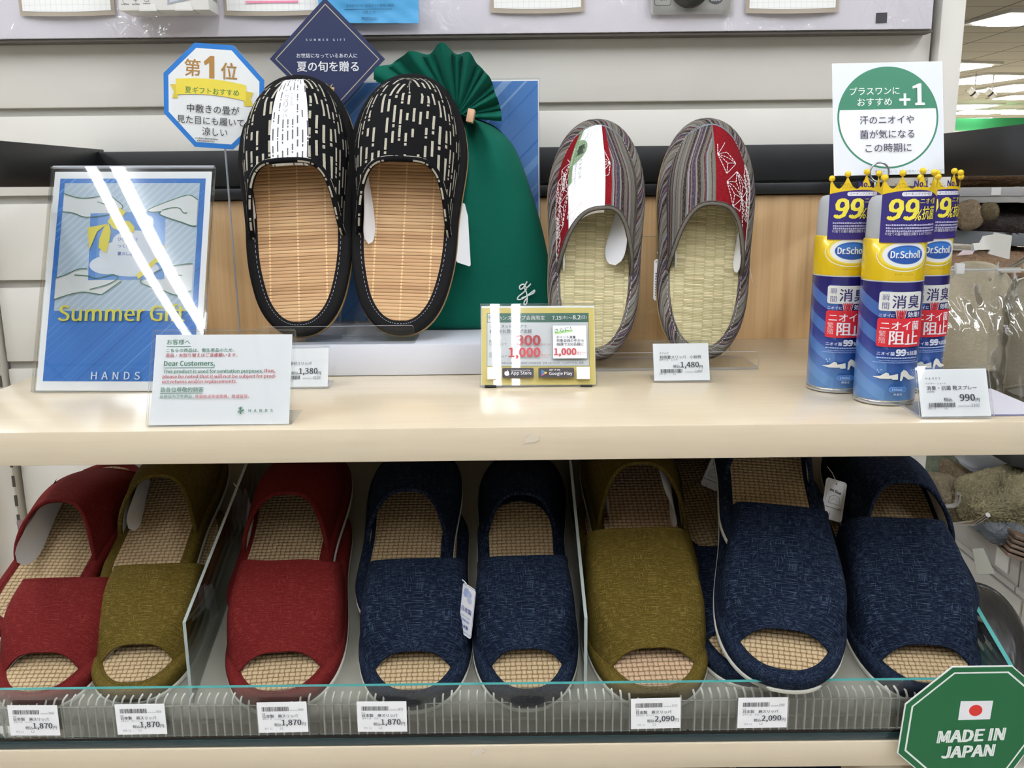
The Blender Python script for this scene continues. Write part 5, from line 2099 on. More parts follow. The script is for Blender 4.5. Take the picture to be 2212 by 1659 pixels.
# ------------------------------------------------------------------ spray cans
def can_mat():
    g = G('can_print')
    x, y, z = g.sep(g.obj())
    ang = g.f('ARCTAN2', x, g.f('MULTIPLY', y, -1.0))
    base = g.ramp(g.f('MULTIPLY', z, 10.0), [(0.0, '#5587c4'), (0.16, '#4478bd'), (0.34, '#2f5aa6'), (0.5, '#2a3c8e'), (0.72, '#26297a'), (1.0, '#251e68')])
    w = g.f('ADD', g.f('MULTIPLY', z, 46.0), g.f('MULTIPLY', ang, 0.62))
    st = g.f('LESS_THAN', g.f('FRACT', w), 0.48)
    lim = g.f('MULTIPLY', g.f('LESS_THAN', ang, -0.2), g.f('LESS_THAN', z, 0.094))
    lim = g.f('ADD', lim, g.f('MULTIPLY', g.f('GREATER_THAN', ang, 1.15), g.f('LESS_THAN', z, 0.094)))
    lt = g.ramp(g.f('MULTIPLY', z, 10.0), [(0.0, '#5f93cf'), (0.5, '#4a7cc2'), (1.0, '#4c6fb8')])
    c = g.mix(g.f('MULTIPLY', g.f('MULTIPLY', st, lim), 0.75), base, lt)
    c = g.mix(g.f('GREATER_THAN', z, 0.1008), c, '#c9ccd0')
    c = g.mix(g.f('GREATER_THAN', z, 0.1018), c, '#e0bd14')
    return g.pbr(c, 0.28, None, **{'Metallic': 0.25, 'Coat Weight': 0.6, 'Coat Roughness': 0.08})


MT['can'] = can_mat()
MT['cap'] = (lambda g: g.pbr('#d3d6da', 0.3, None, **{'Transmission Weight': 0.35, 'IOR': 1.3}))(G('frosted_cap'))
MT['crown'] = plain('#e6c11c', 0.45, 'crown_yellow')


def spray_can(loc, turn, label, foil=0.0):
    r = 0.0242
    t = thing('spray_can', label, 'spray can', Matrix.Translation(loc) @ Matrix.Rotation(R(turn), 4, 'Z'), 'shoe spray cans')
    m = MB()
    m.lathe([(0.0, 0.0015), (0.021, 0.0015), (0.0225, 0.0), (0.0240, 0.0006), (0.0244, 0.0022), (0.0238, 0.0036), (r, 0.0045)], 48)
    m.build('base_rim', plain('#c8cacc', 0.25, 'tin', Metallic=0.9), t)
    m = MB()
    m.lathe([(r - 0.0003, 0.0042), (r, 0.0048), (r, 0.05), (r, 0.1), (r, 0.1335), (r - 0.0012, 0.1348)], 64)
    mats = [MT['can']]
    a = Art(0.001, 0, 0)

    def py(zy):
        return -((866 - (500 + zy / 4.253 - 17.5)) * 0.385)

    def pyu(zy):
        return -(100.5 + (605 - (500 + zy / 4.253 - 17)) * 0.377)
    X = lambda d: math.asin(max(-0.97, min(0.97, d / 24.2))) * 24.2
    a.ell(4, pyu(262), 21, 12.0, '#e6d24e', n=48)
    a.ring(3.2, pyu(278), 22.5, 12.6, 0.7, '#e4e3d6', 60, 20, 190)
    a.ell(4, pyu(270), 18.4, 10.2, '#e9eaea', n=48)
    a.ell(4, pyu(270), 14.6, 7.6, '#8fa7c6', n=48)
    a.ell(4, pyu(270), 14.2, 7.2, '#1f4fa0', n=48)
    a.ell(4, pyu(240), 11.5, 3.6, '#2d6fc0', n=40)
    a.text('Dr', -8, pyu(298), 5.8, '#eceff4', 0.02, h=5.4)
    a.text('.', -2.6, pyu(298), 0.8, '#eceff4', 0.02)
    a.text('Scholl', -1.2, pyu(298), 16.6, '#eceff4', 0.02, h=5.8)
    a.text('ドクター・ショール', -3.5, pyu(452), 13.5, '#57500f')
    x0, x1 = X(-13.3), X(18.6)
    a.rect(x0, py(600), x1, py(768), '#d9dad4', 2.0)
    NV = '#2a2260'
    for i, ch in enumerate('瞬間'):
        a.text(ch, X(-11), py(680 + i * 75), 5.0, '#55508a')
    a.text('消', X(-4.2), py(745), 10.2, NV, 0.02)
    a.text('臭', X(7.6), py(745), 10.4, NV, 0.02)
    a.text('ニオイに', X(-12.6), py(822), 11.5, '#e4e7f0', 0.03)
    a.text('W', X(-0.6) - 0.3, py(833), 7.4, '#d8dae0', 0.05, h=6.9)
    a.text('W', X(-0.6) + 0.2, py(828), 6.4, '#c4242c', 0.05, h=5.8)
    a.text('効果！', X(7.6), py(825), 11.0, '#e4e7f0', 0.03)
    x0, x1 = X(-13.2), X(19.6)
    a.rect(x0, py(832), x1, py(1088), '#cf2330', 2.0)
    a.text('ニオイ菌', X(-11.0), py(938), 30.5, '#f0eef0', 0.025)
    for i, ch in enumerate('繁殖'):
        a.text(ch, X(-11.8), py(1000 + i * 58), 5.2, '#e9b9bd')
    a.text('阻', X(-4.6), py(1066), 10.8, '#f0eef0', 0.03)
    a.text('止', X(7.0), py(1066), 11.5, '#f0eef0', 0.03)
    a.text('ニオイ菌', X(-12), py(1165), 12.5, '#e4e9f2', 0.02)
    a.text('99', X(1.2), py(1165), 6.8, '#e4e9f2', 0.04)
    a.text('%抗菌', X(8.6), py(1165), 10.2, '#e4e9f2', 0.02)
    a.greek(X(-12), py(1192), X(17), 1.2, '#a9bde0', 3)
    a.greek(X(-10), py(1214), X(16), 0.8, '#8fa9d6', 4)
    a.greek(X(-14), py(1232), X(18), 0.8, '#8fa9d6', 6)
    SH = '#dcdcd2'
    a.poly([(-14.5, py(1362)), (-9, py(1352)), (-5, py(1318)), (-3.2, py(1325)), (-2.5, py(1345)), (3.4, py(1328)), (3.8, py(1380)), (-0.2, py(1382)), (-0.4, py(1372)), (-9, py(1376))], SH)
    a.poly([(5.5, py(1318)), (7.5, py(1292)), (10.0, py(1305)), (12.8, py(1345)), (18.8, py(1372)), (18, py(1382)), (12, py(1384)), (7.8, py(1350)), (6.6, py(1392)), (5.2, py(1392))], SH)
    for d in ((-10, 1318), (-8.5, 1295), (-11, 1300), (14, 1300), (15.5, 1322), (16.2, 1298)):
        a.ell(d[0], py(d[1]), 0.35, 0.4, '#dfe6f2', n=8)
    a.rect(-2.2, py(1448), 10.6, py(1496), '#7fa3d4', 2.2)
    a.rect(-1.9, py(1452), 10.3, py(1492), '#4077bd', 2.0)
    a.text('150mL', -0.2, py(1484), 8.2, '#cfdcf0', 0.005)
    a.text('無香性', 1.2, py(1526), 6.4, '#cfdcf0')
    a.into(m, mats, cut=0.0022, z0=0.00008, dz=0.00003, warp=lambda x, y, z: ((r + z) * math.sin(x / r), -(r + z) * math.cos(x / r), y))
    m.build('can_body', mats, t, None, 50)
    m = MB()
    rc = 0.0229
    m.lathe([(rc - 0.0003, 0.1336), (rc, 0.1345), (rc - 0.0003, 0.158), (rc - 0.001, 0.1635), (rc - 0.0032, 0.1672), (rc - 0.007, 0.1684), (0.0, 0.1686)], 48)
    m.build('cap', MT['cap'], t, None, 50)
    # crown-shaped collar wrapped round the cap
    m = MB()
    rr = 0.0247
    ZB = 0.1318
    PTS = [(-0.0166, 0.1808), (-0.0039, 0.1842), (0.0116, 0.1857), (0.0287, 0.1845), (0.0405, 0.1812)]
    S0, S1, SA = -0.0178, 0.0417, R(60) * 0.0247

    def wrap(s, off, z):
        """Collar card: hugs the cap in front, then leaves it in a straight line on the right."""
        r2 = rr + off
        if s <= SA:
            return (r2 * math.sin(s / rr), -r2 * math.cos(s / rr), z)
        k = s - SA
        return (r2 * math.sin(R(60)) + k * 0.5, -r2 * 0.5 + k * 0.866, z)

    def ztop(s):
        for (sa, za), (sb, zb) in zip([(-0.03, 0.1808)] + PTS, PTS + [(0.055, 0.1812)]):
            if sa <= s <= sb:
                k = (s - sa) / (sb - sa)
                lo_ = 0.1735 + 0.0008 * abs(s * 30)
                return lo_ + (za - lo_) * max(0.0, 1 - k / 0.5) ** 1.9 + (zb - lo_) * max(0.0, 1 - (1 - k) / 0.5) ** 1.9
        return 0.175
    na = 130
    for off, fl in ((0.0003, False), (0.0, True)):
        m.grid(lambda u, v: wrap(S0 + (S1 - S0) * u, off, ZB + (ztop(S0 + (S1 - S0) * u) - ZB) * v), na, 6, None, 0, flip=fl)
    mats = [MT['crown']]
    a = Art(0.001, 0, 0)
    Zy = lambda zy: -(100.5 + (605 - (340 + zy / 4.32 - 17)) * 0.377)

    def XX(zx, zy):
        d = (zx - 1050 + (zy - 300) * 0.085) / 4.32 / 2.68
        return math.asin(d / 24.9) * 24.9 if d < 21.4 else 26.0 + (d - 21.4) / 0.5
    L_, R_2 = S0 * 1000, S1 * 1000
    arch = []
    for k in range(25):
        x = L_ + (R_2 - L_) * k / 24
        arch.append((x, Zy(392) + 4.6 * ((x - 8) / 30.0) ** 2))
    PU = '#2c2170'
    a.poly(arch + [(R_2, -ZB * 1000 - 0.2), (L_, -ZB * 1000 - 0.2)], PU)
    a.text('No.1', XX(1105, 340), Zy(366), 12.6, PU, 0.02, h=4.6)
    a.text('靴スプレー', XX(945, 350), Zy(358), 10.5, '#5a4a14', rot=-4)
    a.text('シリーズ売上', XX(955, 380), Zy(382), 11, '#5a4a14', rot=-4)
    a.text('ドクターショール', XX(1245, 350), Zy(352), 10.5, '#5a4a14', rot=6)
    x0, x1 = XX(1000, 430), XX(1285, 430)
    a.rect(x0, Zy(410), x1, Zy(447), '#e9e9f0', 1.4)
    a.text('コーキンマスター配合', x0 + 1.5, Zy(440), x1 - x0 - 3, '#3a3180', h=2.4)
    YE = '#efe04a'
    a.text('99', XX(885, 560), Zy(655), 21.5, YE, 0.022, h=16.0, sh=0.14)
    a.text('%', XX(1100, 630), Zy(660), 5.6, YE, 0.02, h=8.5, sh=0.12)
    a.text('抗', XX(1168, 600), Zy(655), 8.4, YE, 0.02, h=10.5, sh=0.1)
    a.text('菌', XX(1246, 600), Zy(655), 9.6, YE, 0.02, h=10.5, sh=0.1)
    a.text('ニオイ菌', XX(1150, 500), Zy(516), 21, YE, 0.01, h=4.6, sh=0.1)
    for k, (yy, n_) in enumerate(((708, 1.5), (736, 1.5), (760, 1.5))):
        a.greek(XX(870, yy), Zy(yy), XX(1310, yy), n_, '#b9b6d8', k + 9)
    a.text('※3全ての菌の増殖を抑制するわけではありません', XX(862, 790), Zy(792), 44, '#e4e2f2', h=2.6)
    ra = rr + 0.0003
    a.into(m, mats, cut=0.0022, z0=0.00012, dz=0.00003, warp=lambda x, y, z: wrap(x, 0.0003 + z, y))
    for s, z in PTS:
        m.sphere(wrap(s, 0.0002, z + 0.0012), 0.0026, 14, 0)
    m.build('crown_collar', mats, t, None, 50)
    return t


spray_can((0.3117, -0.3165, 0.0002), -9, 'blue and yellow spray can in front, nearest of the three')
spray_can((0.2872, -0.2690, 0.0002), -11, 'blue and yellow spray can standing leftmost of the three')
spray_can((0.3545, -0.2700, 0.0002), 2, 'blue and yellow spray can at the back right, half hidden by the front one')


# ------------------------------------------------------------------ things hung on the film board
def grid_paper():
    g = G('grid_paper')
    x, y, z = g.sep(g.obj())
    fx = g.f('LESS_THAN', g.f('FRACT', g.f('MULTIPLY', x, 170.0)), 0.09)
    fy = g.f('LESS_THAN', g.f('FRACT', g.f('MULTIPLY', y, 170.0)), 0.09)
    return g.pbr(g.mix(g.f('MULTIPLY', g.f('MAXIMUM', fx, fy), 0.6), '#eeeeea', '#d2d4d2'), 0.6)


gp = grid_paper()
taupe = plain('#a39888', 0.6, 'taupe_card')


def note_card(x0, x1, yb, lb, words_=None, curl=0.004):
    a_, b_ = at(x0, yb, -0.0085), at(x1, yb, -0.0085)
    w, h = b_.x - a_.x, 0.075
    t = thing('note_card', lb, 'note card', Matrix.Translation((a_.x, -0.0085, a_.z)) @ Matrix.Rotation(R(90), 4, 'X'), 'taupe bordered note cards on the film board')
    bend = lambda u, v: curl * (1 - 4 * (u - 0.5) ** 2) * (1 - v) ** 2 + 0.0008
    m = MB()
    m.grid(lambda u, v: (w * u, h * v + 0.0016 * (2 * u - 1) ** 2 * (1 - v), bend(u, v)), 14, 8)
    m.grid(lambda u, v: (w * u, h * v + 0.0016 * (2 * u - 1) ** 2 * (1 - v), bend(u, v) - 0.0005), 14, 8, flip=True)
    m.build('card_border', taupe, t)
    m = MB()
    e = 0.0046
    m.grid(lambda u, v: (e * 0.8 + (w - 1.6 * e) * u, e + (h - 2 * e) * v + 0.0016 * (2 * u - 1) ** 2 * (1 - v), bend((e + (w - 2 * e) * u) / w, (e + (h - 2 * e) * v) / h) + 0.0003), 14, 8)
    mats = [gp]
    if words_:
        a = Art(0.001, 0, 0)
        words_(a, w * 1000)
        a.into(m, mats, z0=0.0008 + curl * 0.9)
    m.build('grid_paper', mats, t)
    return t


def w1(a, w):
    a.rect(38, -19.2, 56, -18.6, '#e58fae')


def w2(a, w):
    a.text('クールダウン', 26, -17.5, 56, '#3f74b8', 0.03, h=11)
    a.rect(25, -15.4, 82, -13.2, '#ef8fb0')


note_card(45, 250, 38, 'taupe bordered note card at the top left corner beside the white box', w1)
note_card(485, 706, 37, 'taupe bordered note card with blue lettering and a pink underline', w2)
note_card(1060, 1262, 31, 'taupe bordered blank note card in the middle of the film board', None, 0.0012)
note_card(1610, 1810, 32, 'taupe bordered blank note card at the right of the blister pack')

p = at(258, 23, -0.046)
q = at(452, 23, -0.046)
t = thing('product_box', 'white carton with drawn icons and a grey device hanging at the top left', 'box', Matrix.Translation((p.x, -0.046, p.z)) @ Matrix.Rotation(R(90), 4, 'X'))
w = q.x - p.x
m = MB()
mats = [plain('#e6e4de', 0.5, 'carton')]
m.box(0, w, 0, 0.09, -0.036, 0, 0, bev=0.0006)
a = Art(0.001, 0, 0)
k = w * 1000 / 194.0
for i, x in enumerate((14, 37, 61)):
    if i == 0:
        a.ring(x * k, -9.5, 2.6, 3.0, 0.5, '#77787c', 20, 60, 330)
    elif i == 1:
        a.rect(x * k - 0.3, -12, x * k + 0.3, -8, '#77787c')
        a.rect(x * k - 2, -10.4, x * k + 2, -9.8, '#77787c')
    else:
        a.frame(x * k - 2.4, -12.5, x * k + 2.4, -8.5, 0.4, '#77787c')
    a.greek((x - 8) * k, -5.6, (x + 8) * k, 1.3, '#66676b', i)
a.poly([(105 * k, -5.5), (108 * k, -18), (175 * k, -21), (175 * k, -12)], '#9b9fa8')
a.poly([(110 * k, -7.5), (112 * k, -18), (172 * k, -20), (172 * k, -13.5)], '#c4c6cc')
a.into(m, mats)
m.build('carton', mats, t, None, 30)
m = MB()
for x in (0.22, 0.62):
    m.plate([(w * x, -0.0002), (w * (x + 0.2), -0.0002), (w * (x + 0.185), 0.006), (w * (x + 0.015), 0.006)], 0.0001, 0.0006)
    m.box(w * x, w * (x + 0.2), -0.0008, 0.0, -0.02, 0.0006)
m.build('tuck_flap', plain('#dedcd6', 0.5), t, None, 30)
m = MB()
m.box(w + 0.0001, w + 0.0004, 0.012, 0.05, -0.03, -0.008, 0)
m.build('side_print', plain('#8b8b8c', 0.6), t)

p = at(690, 46, -0.018)
q = at(905, 50, -0.018)
w = q.x - p.x
t = thing('pouch', 'light blue foil pouch hanging above the navy diamond sign', 'pouch', Matrix.Translation((p.x, -0.018, q.z)) @ Matrix.Rotation(R(90), 4, 'X'))
m = MB()
pf = lambda u, v, s: (w * u, 0.1 * v + 0.0012 * (1 - u) * (1 - v), s * 0.006 * (1 - (2 * u - 1) ** 4) * min(1, max(0.05, v * 3.2 - 0.35)) + (0.0006 * math.sin(u * 23 + v * 9) * math.sin(v * 31 + u * 4)) + s * 0.0004)
m.grid(lambda u, v: pf(u, v, 1), 30, 30)
m.grid(lambda u, v: pf(u, v, -1), 30, 30, flip=True)
mats = [plain('#58a9dc', 0.35, 'blue_foil')]
a = Art(w / 215.0, 0, 0)
a.text('冷涼感 約20分 (室温30℃で使用の場合)', 60, -32, 104, '#2f5f82', h=7)
a.rect(56, -29, 158, -28, '#2c587a')
a.text('1枚入り', 96, -19, 26, '#2f5f82')
a.greek(92, -9, 126, 4, '#4679a0', 3)
a.into(m, mats, z0=0.0015, warp=lambda x, y, z: (x, y, z + pf(max(0, min(1, x / w)), max(0, min(1, y / 0.1)), 1)[2]), cut=0.004)
m.build('pouch_body', mats, t)

p = at(1405, 32, -0.012)
q = at(1583, 32, -0.012)
w = q.x - p.x
t = thing('blister_pack', 'silver blister pack with a round black knob at the top right of the middle', 'blister pack', Matrix.Translation((p.x, -0.012, p.z)) @ Matrix.Rotation(R(90), 4, 'X'))
m = MB()
mats = [plain('#b5b3ae', 0.3, 'silver_card', Metallic=0.3)]
m.plate(rrect(0, 0, w, 0.08, 0.004), -0.0006, 0.0)
a = Art(w / 178.0, 0, 0)
a.rect(8, -48, 44, -18, '#5c5e64', 5)
a.rect(9.2, -46.8, 42.8, -19.2, '#b9b7b2', 4.5)
a.text('on', 20, -28, 14, '#4c4e54')
a.ell(140, -33, 16, 13, '#55575c', n=30)
a.greek(130, -26, 150, 4, '#b7b7ba', 2)
a.into(m, mats)
m.build('backing_card', mats, t, None, 30)
m = MB()
m.lathe([(0.0, 0.0), (0.021, 0.0), (0.0205, 0.009), (0.016, 0.012), (0.015, 0.0105), (0.0, 0.0115)], 40, 0, (w * 0.47, 0.027, 0))
m.build('knob', plain('#2e2f2c', 0.25), t)
m = MB()
m.grid(lambda u, v: (w * 0.5 + w * 0.47 * (2 * u - 1), 0.03 + 0.03 * (2 * v - 1), 0.0006 + 0.013 * (1 - (2 * u - 1) ** 6) * (1 - (2 * v - 1) ** 6)), 24, 24)
m.build('clear_blister', MT['acrylic'], t)

p = at(1893, 28, -0.0064)
m = MB()
m.box(0, 0.0118, -0.0104, 0, -0.0004, 0.0002)
tag(m.build('tape_square', plain('#4c4c4e', 0.8), None, lean((p.x, -0.0066, p.z), 0, 0, 1.5)), 'small dark square of tape at the right end of the film board', 'tape')


# ------------------------------------------------------------------ right of the display: bagged slippers, hooks, the rug fixture beyond
MT['beige'] = linen('beige_linen', '#b3a992', '#d3cab6', '#a1977f', 0.6)
beige_dark = linen('taupe_linen', '#8d8674', '#aaa28e', '#7d7665', 0.6)


def film_clear():
    g = G('crinkled_bag')
    n = g.noise(g.obj(), 45.0, 3.0, 0.5, 1.5)
    bp = g.bump(n, 0.13, 0.004)
    fr = g.f('MULTIPLY', g.n('ShaderNodeFresnel', {'IOR': 1.5, 'Normal': bp}), 0.6)
    t = g.n('ShaderNodeBsdfTransparent', {0: lin('#f3f3f3')})
    s = g.n('ShaderNodeBsdfGlossy', {'Color': (1, 1, 1, 1), 'Roughness': 0.04, 'Normal': bp})
    return g.surf(g.n('ShaderNodeMixShader', {0: fr, 1: t, 2: s}))


bagm = film_clear()
for i, (px, py, y, roll, fab, lb) in enumerate(((2078, 842, -0.12, 4, 'beige', 'beige linen slipper in a clear bag, hanging behind the 990 price card'), (2192, 878, -0.14, 9, 'beige', 'beige and taupe linen slipper in a clear bag at the right edge'))):
    sh_ = Shape(0.135, 0.098, toe=0.55, heel=0.3)
    M_ = up_frame(px, py, y, at(px, py, y).z, 8, roll, 0.135)
    t = slipper('slipper', lb, None, M_, sh_, MT[fab] if i == 0 else beige_dark, MT['lining'], H=0.036, n=2.3, tc=0.82, ts=0.9, closed=True, toec=0.03, toes=0.03, stitch=None)
for i, (x0, x1, y0, y1, y, lb) in enumerate(((2000, 2168, 566, 872, -0.185, 'crinkled clear zip bag around the beige slipper behind the price card'), (2150, 2262, 575, 905, -0.2, 'crinkled clear zip bag around the slipper at the right edge'))):
    P0_ = at((x0 + x1) / 2, y0, y)
    t = thing('zip_bag', lb, 'plastic bag', Matrix.Translation(P0_), 'clear zip bags')
    A_, B_3 = at(x0, y0, y) - P0_, at(x1, y1, y) - P0_
    m = MB()
    rnd = random.Random(i + 1)
    ph = [rnd.uniform(0, 6) for _ in range(8)]

    def bagp(u, v):
        x = A_.x + (B_3.x - A_.x) * u
        z = A_.z + (B_3.z - A_.z) * v
        amp = 0.0006 + 0.0014 * math.exp(-((v - 0.25) / 0.12) ** 2)
        yy = amp * (math.sin(u * 17 + v * 9 + ph[0]) + 0.6 * math.sin(u * 31 - v * 23 + ph[1]) + 0.4 * math.sin(v * 47 + u * 13 + ph[2]))
        bulge = -0.02 * sm((v - 0.2) / 0.3) * (1 - (2 * u - 1) ** 4)
        z += 0.006 * math.sin(u * 5.5 + ph[3]) * (1 - v) ** 3
        return (x, yy + bulge, z)
    m.grid(bagp, 40, 60)
    m.build('film', bagm, t, None, 80)
    m = MB()
    zz = (at(x0, 583, y) - P0_).z
    m.tube([(A_.x, -0.004, zz), (B_3.x, -0.004, zz)], 0.0012, 8)
    m.build('zip_track', plain('#d9dcdd', 0.15, None, Alpha=0.6), t)
    if i == 0:
        m = MB()
        c = at(2066, 579, y) - P0_
        m.box(c.x - 0.004, c.x + 0.004, -0.009, -0.003, c.z - 0.005, c.z + 0.005, 0, bev=0.0008)
        m.build('zip_slider', plain('#e6e7e6', 0.4), t)
        m = MB()
        c = at(2176, 582, y) - P0_
        m.box(c.x - 0.0095, c.x + 0.0095, -0.0066, -0.0062, c.z - 0.0024, c.z + 0.0024, 0)
        m.build('strip_label', plain('#d9d5c3', 0.5), t)

t = thing('display_hook', 'chrome display hook ending in a tilted white price plate, right of the cans', 'hook', Matrix.Translation(at(2050, 534, -0.1)))
o = at(2050, 534, -0.1)
rel = lambda px, py, y: at(px, py, y) - o
m = MB()
m.tube([rel(2030, 533, -0.02), rel(2105, 535, -0.2)], 0.0033, 12)
m.build('rod', MT['chrome'], t)
m = MB()
pl_ = [rel(x, y, -0.2) for x, y in ((2103, 527), (2117, 525), (2128, 509), (2146, 506), (2150, 502), (2185, 508), (2180, 560), (2177, 561), (2174, 559))]
m2 = [(2101, 526), (2116, 525), (2124, 510), (2145, 507), (2148, 502), (2185, 509), (2181, 540), (2179, 560), (2134, 548), (2138, 539), (2103, 540)]
v2 = [rel(x, y, -0.2) for x, y in m2]
m.plate([(p.x, p.z) for p in v2][::-1], -0.0012, 0.0012, 0, M=frame((0, v2[0].y, 0), (1, 0, 0), (0, 0, 1), (0, -1, 0)))
m.build('price_plate', plain('#dddbd3', 0.35), t, None, 30)
m = MB()
v3 = [rel(x, y, -0.2) for x, y in ((2080, 541), (2105, 541), (2100, 549), (2067, 552))]
m.plate([(p.x, p.z) for p in v3][::-1], -0.0004, 0.0004, 0, M=frame((0, v3[0].y, 0), (1, 0, 0), (0, 0, 1), (0, -1, 0)))
m.build('clear_flap', plain('#d4c3c6', 0.2), t)

HOOKS = (([(2030, 1094, -0.02), (2060, 1092, -0.1), (2066, 1089, -0.12), (2069, 1080, -0.125), (2071, 1066, -0.13)], 'short chrome hook bent upward beside the arch of the rightmost navy slipper'),
         ([(2030, 1136, -0.02), (2085, 1131, -0.14), (2104, 1130, -0.16), (2112, 1126, -0.165), (2134, 1112, -0.18)], 'long chrome hook rising to the right above the rightmost navy slipper'),
         ([(2160, 590, -0.12), (2190, 574, -0.14), (2240, 545, -0.16)], 'chrome rod rising to the right edge above the bagged slippers'))
for pts, lb in HOOKS:
    o = at(*pts[0])
    t = MB()
    t.tube([at(*p) - o for p in pts], 0.0026, 12)
    tag(t.build('display_hook', MT['chrome'], None, Matrix.Translation(o)), lb, 'hook')
o = at(2110, 1170, -0.16)
t = thing('price_sleeve', 'clear hanging sleeve with a blank pale card below the long chrome hook', 'price sleeve', Matrix.Translation(o))
m = MB()
v = [at(x, y, -0.16) - o for x, y in ((2098, 1136), (2120, 1160), (2150, 1241), (2110, 1241), (2096, 1180))]
m.plate([(p.x, p.z) for p in v][::-1], 0.0006, 0.0012, 0, M=frame((0, v[0].y, 0), (1, 0, 0), (0, 0, 1), (0, -1, 0)))
m.build('sleeve', MT['acrylic'], t, None, 30)
m = MB()
v = [at(x, y, -0.16) - o for x, y in ((2100, 1186), (2124, 1184), (2149, 1239), (2110, 1240))]
m.plate([(p.x, p.z) for p in v][::-1], -0.0005, 0.0004, 0, M=frame((0, v[0].y, 0), (1, 0, 0), (0, 0, 1), (0, -1, 0)))
m.build('card', plain('#d9d6c8', 0.5), t, None, 30)

# dark leather slipper beyond the glass side
lea = (lambda g: g.pbr('#2b2a29', 0.32, g.bump(g.noise(g.scale(g.uv(), (1, 0.35, 1)), 60.0, 2.0), 0.5, 0.008)))(G('black_leather'))
M_ = up_frame(2092, 1262, -0.135, at(2092, 1262, -0.135).z, 42, 12, 0.0)
slipper('slipper', 'black leather slipper leaning beyond the glass side at the right', None, M_, Shape(0.26, 0.118, toe=0.4), lea, MT['lining'], H=0.055, n=2.2, tc=0.62, ts=0.68, closed=True, toec=0.03, toes=0.03, stitch=None)


def fluff_mat(name, a, b, sc=240.0, bs=1.0):
    g = G(name)
    n = g.noise(g.scale(g.obj(), (1, 1, 1)), sc, 4.0, 0.65, 1.0)
    big = g.noise(g.obj(), sc / 9, 2.0)
    return g.pbr(g.mix(g.f('MULTIPLY_ADD', n, 0.9, g.f('MULTIPLY_ADD', big, 0.5, -0.25)), b, a), 0.95, g.bump(n, bs, 0.012), **{'Sheen Weight': 0.15})


def fluffy(name, label, cat, c, size, mat, rot=(0, 0, 0), amp=0.006, seed=0, group=None, box=4.0):
    """Folded plush rug: a soft-edged slab with a shaggy surface."""
    rnd = random.Random(seed)
    ks = [(rnd.uniform(20, 90), rnd.uniform(20, 90), rnd.uniform(20, 90), rnd.uniform(0, 6)) for _ in range(9)]
    m = MB()

    def fn(u, v):
        th, ph = 2 * PI * u, PI * v
        d = Vector((math.cos(th) * math.sin(ph), math.sin(th) * math.sin(ph), math.cos(ph)))
        k = (abs(d.x) ** box + abs(d.y) ** box + abs(d.z) ** box) ** (-1 / box)
        p = Vector((d.x * k * size[0] / 2, d.y * k * size[1] / 2, d.z * k * size[2] / 2))
        n = sum(math.sin(a * p.x + b * p.y + c_ * p.z + e) for a, b, c_, e in ks) / 9 + rnd.uniform(-0.4, 0.4)
        return p + d * n * amp
    m.grid(fn, 150, 100, None, 0, cu=True, flip=True)
    M = Matrix.Translation(c) @ Matrix.Rotation(R(rot[2]), 4, 'Z') @ Matrix.Rotation(R(rot[1]), 4, 'Y') @ Matrix.Rotation(R(rot[0]), 4, 'X')
    return tag(m.build(name, mat, None, M, 180), label, cat, group)


# rug fixture: front face runs away from the viewer on the right
FX = 0.75
t = thing('rug_fixture', 'pale grey rug fixture running away along the right, with price rail and panels', 'shop fixture', Matrix.Translation((FX, 0.4, -1.15)))
m = MB()
m.box(0.012, 0.6, -0.9, 1.2, 0.0, 0.735, 0, bev=0.002)
m.build('cabinet', plain('#bab6ad', 0.5), t)
for y0, y1 in ((-0.9, -0.21), (-0.205, 0.5), (0.505, 1.2)):
    m = MB()
    m.box(0.0, 0.012, y0, y1, 0.02, 0.72, 0, bev=0.003)
    m.build('panel', plain('#c3bfb6', 0.45), t)
for y0, y1 in ((-0.9, -0.207), (-0.203, 0.5), (0.504, 1.2)):
    m = MB()
    m.box(-0.006, 0.004, y0, y1, 0.735, 0.787, 0, bev=0.001)
    m.box(-0.010, -0.004, y0, y1, 0.733, 0.742, 0)
    m.build('price_rail', plain('#b3afa9', 0.35), t)
for y in (-0.16, -0.36):
    m = MB()
    m.box(-0.0085, -0.0065, y - 0.018, y + 0.018, 0.75, 0.787, 0)
    m.build('rail_label', plain('#e2dfd8', 0.5), t)

cream = fluff_mat('cream_plush', '#d3c79c', '#8f8257', 210.0)
tan_ = fluff_mat('tan_plush', '#bfa780', '#7e6843', 210.0)
pink = fluff_mat('beige_plush', '#cdbc9c', '#94815f', 210.0)
sage = fluff_mat('sage_plush', '#a9b295', '#6c7758', 210.0)
greyp = fluff_mat('grey_woven', '#a9abad', '#85878a', 420.0, 0.3)
blue_ = fluff_mat('blue_grey_plush', '#b7bdc1', '#868d92', 260.0)
brown = fluff_mat('brown_fur', '#4a3429', '#1e1512', 160.0)
amber = fluff_mat('amber_fur', '#9a6a2c', '#4d3115', 160.0)
ivory = fluff_mat('ivory_boa', '#d9c3a4', '#a98d6c', 150.0)
peach = fluff_mat('patterned_boa', '#c6ab86', '#8a5a3c', 60.0)
gg = 'folded plush rugs on the right fixture'


def rug(px, py, y, w, d, h, mat, lb, rot=(0, 0, 0), seed=0, amp=0.006, nm='folded_rug', cat='rug', box=4.0):
    return fluffy(nm, lb, cat, at(px, py, y), (w, d, h), mat, rot, amp, seed, gg, box)


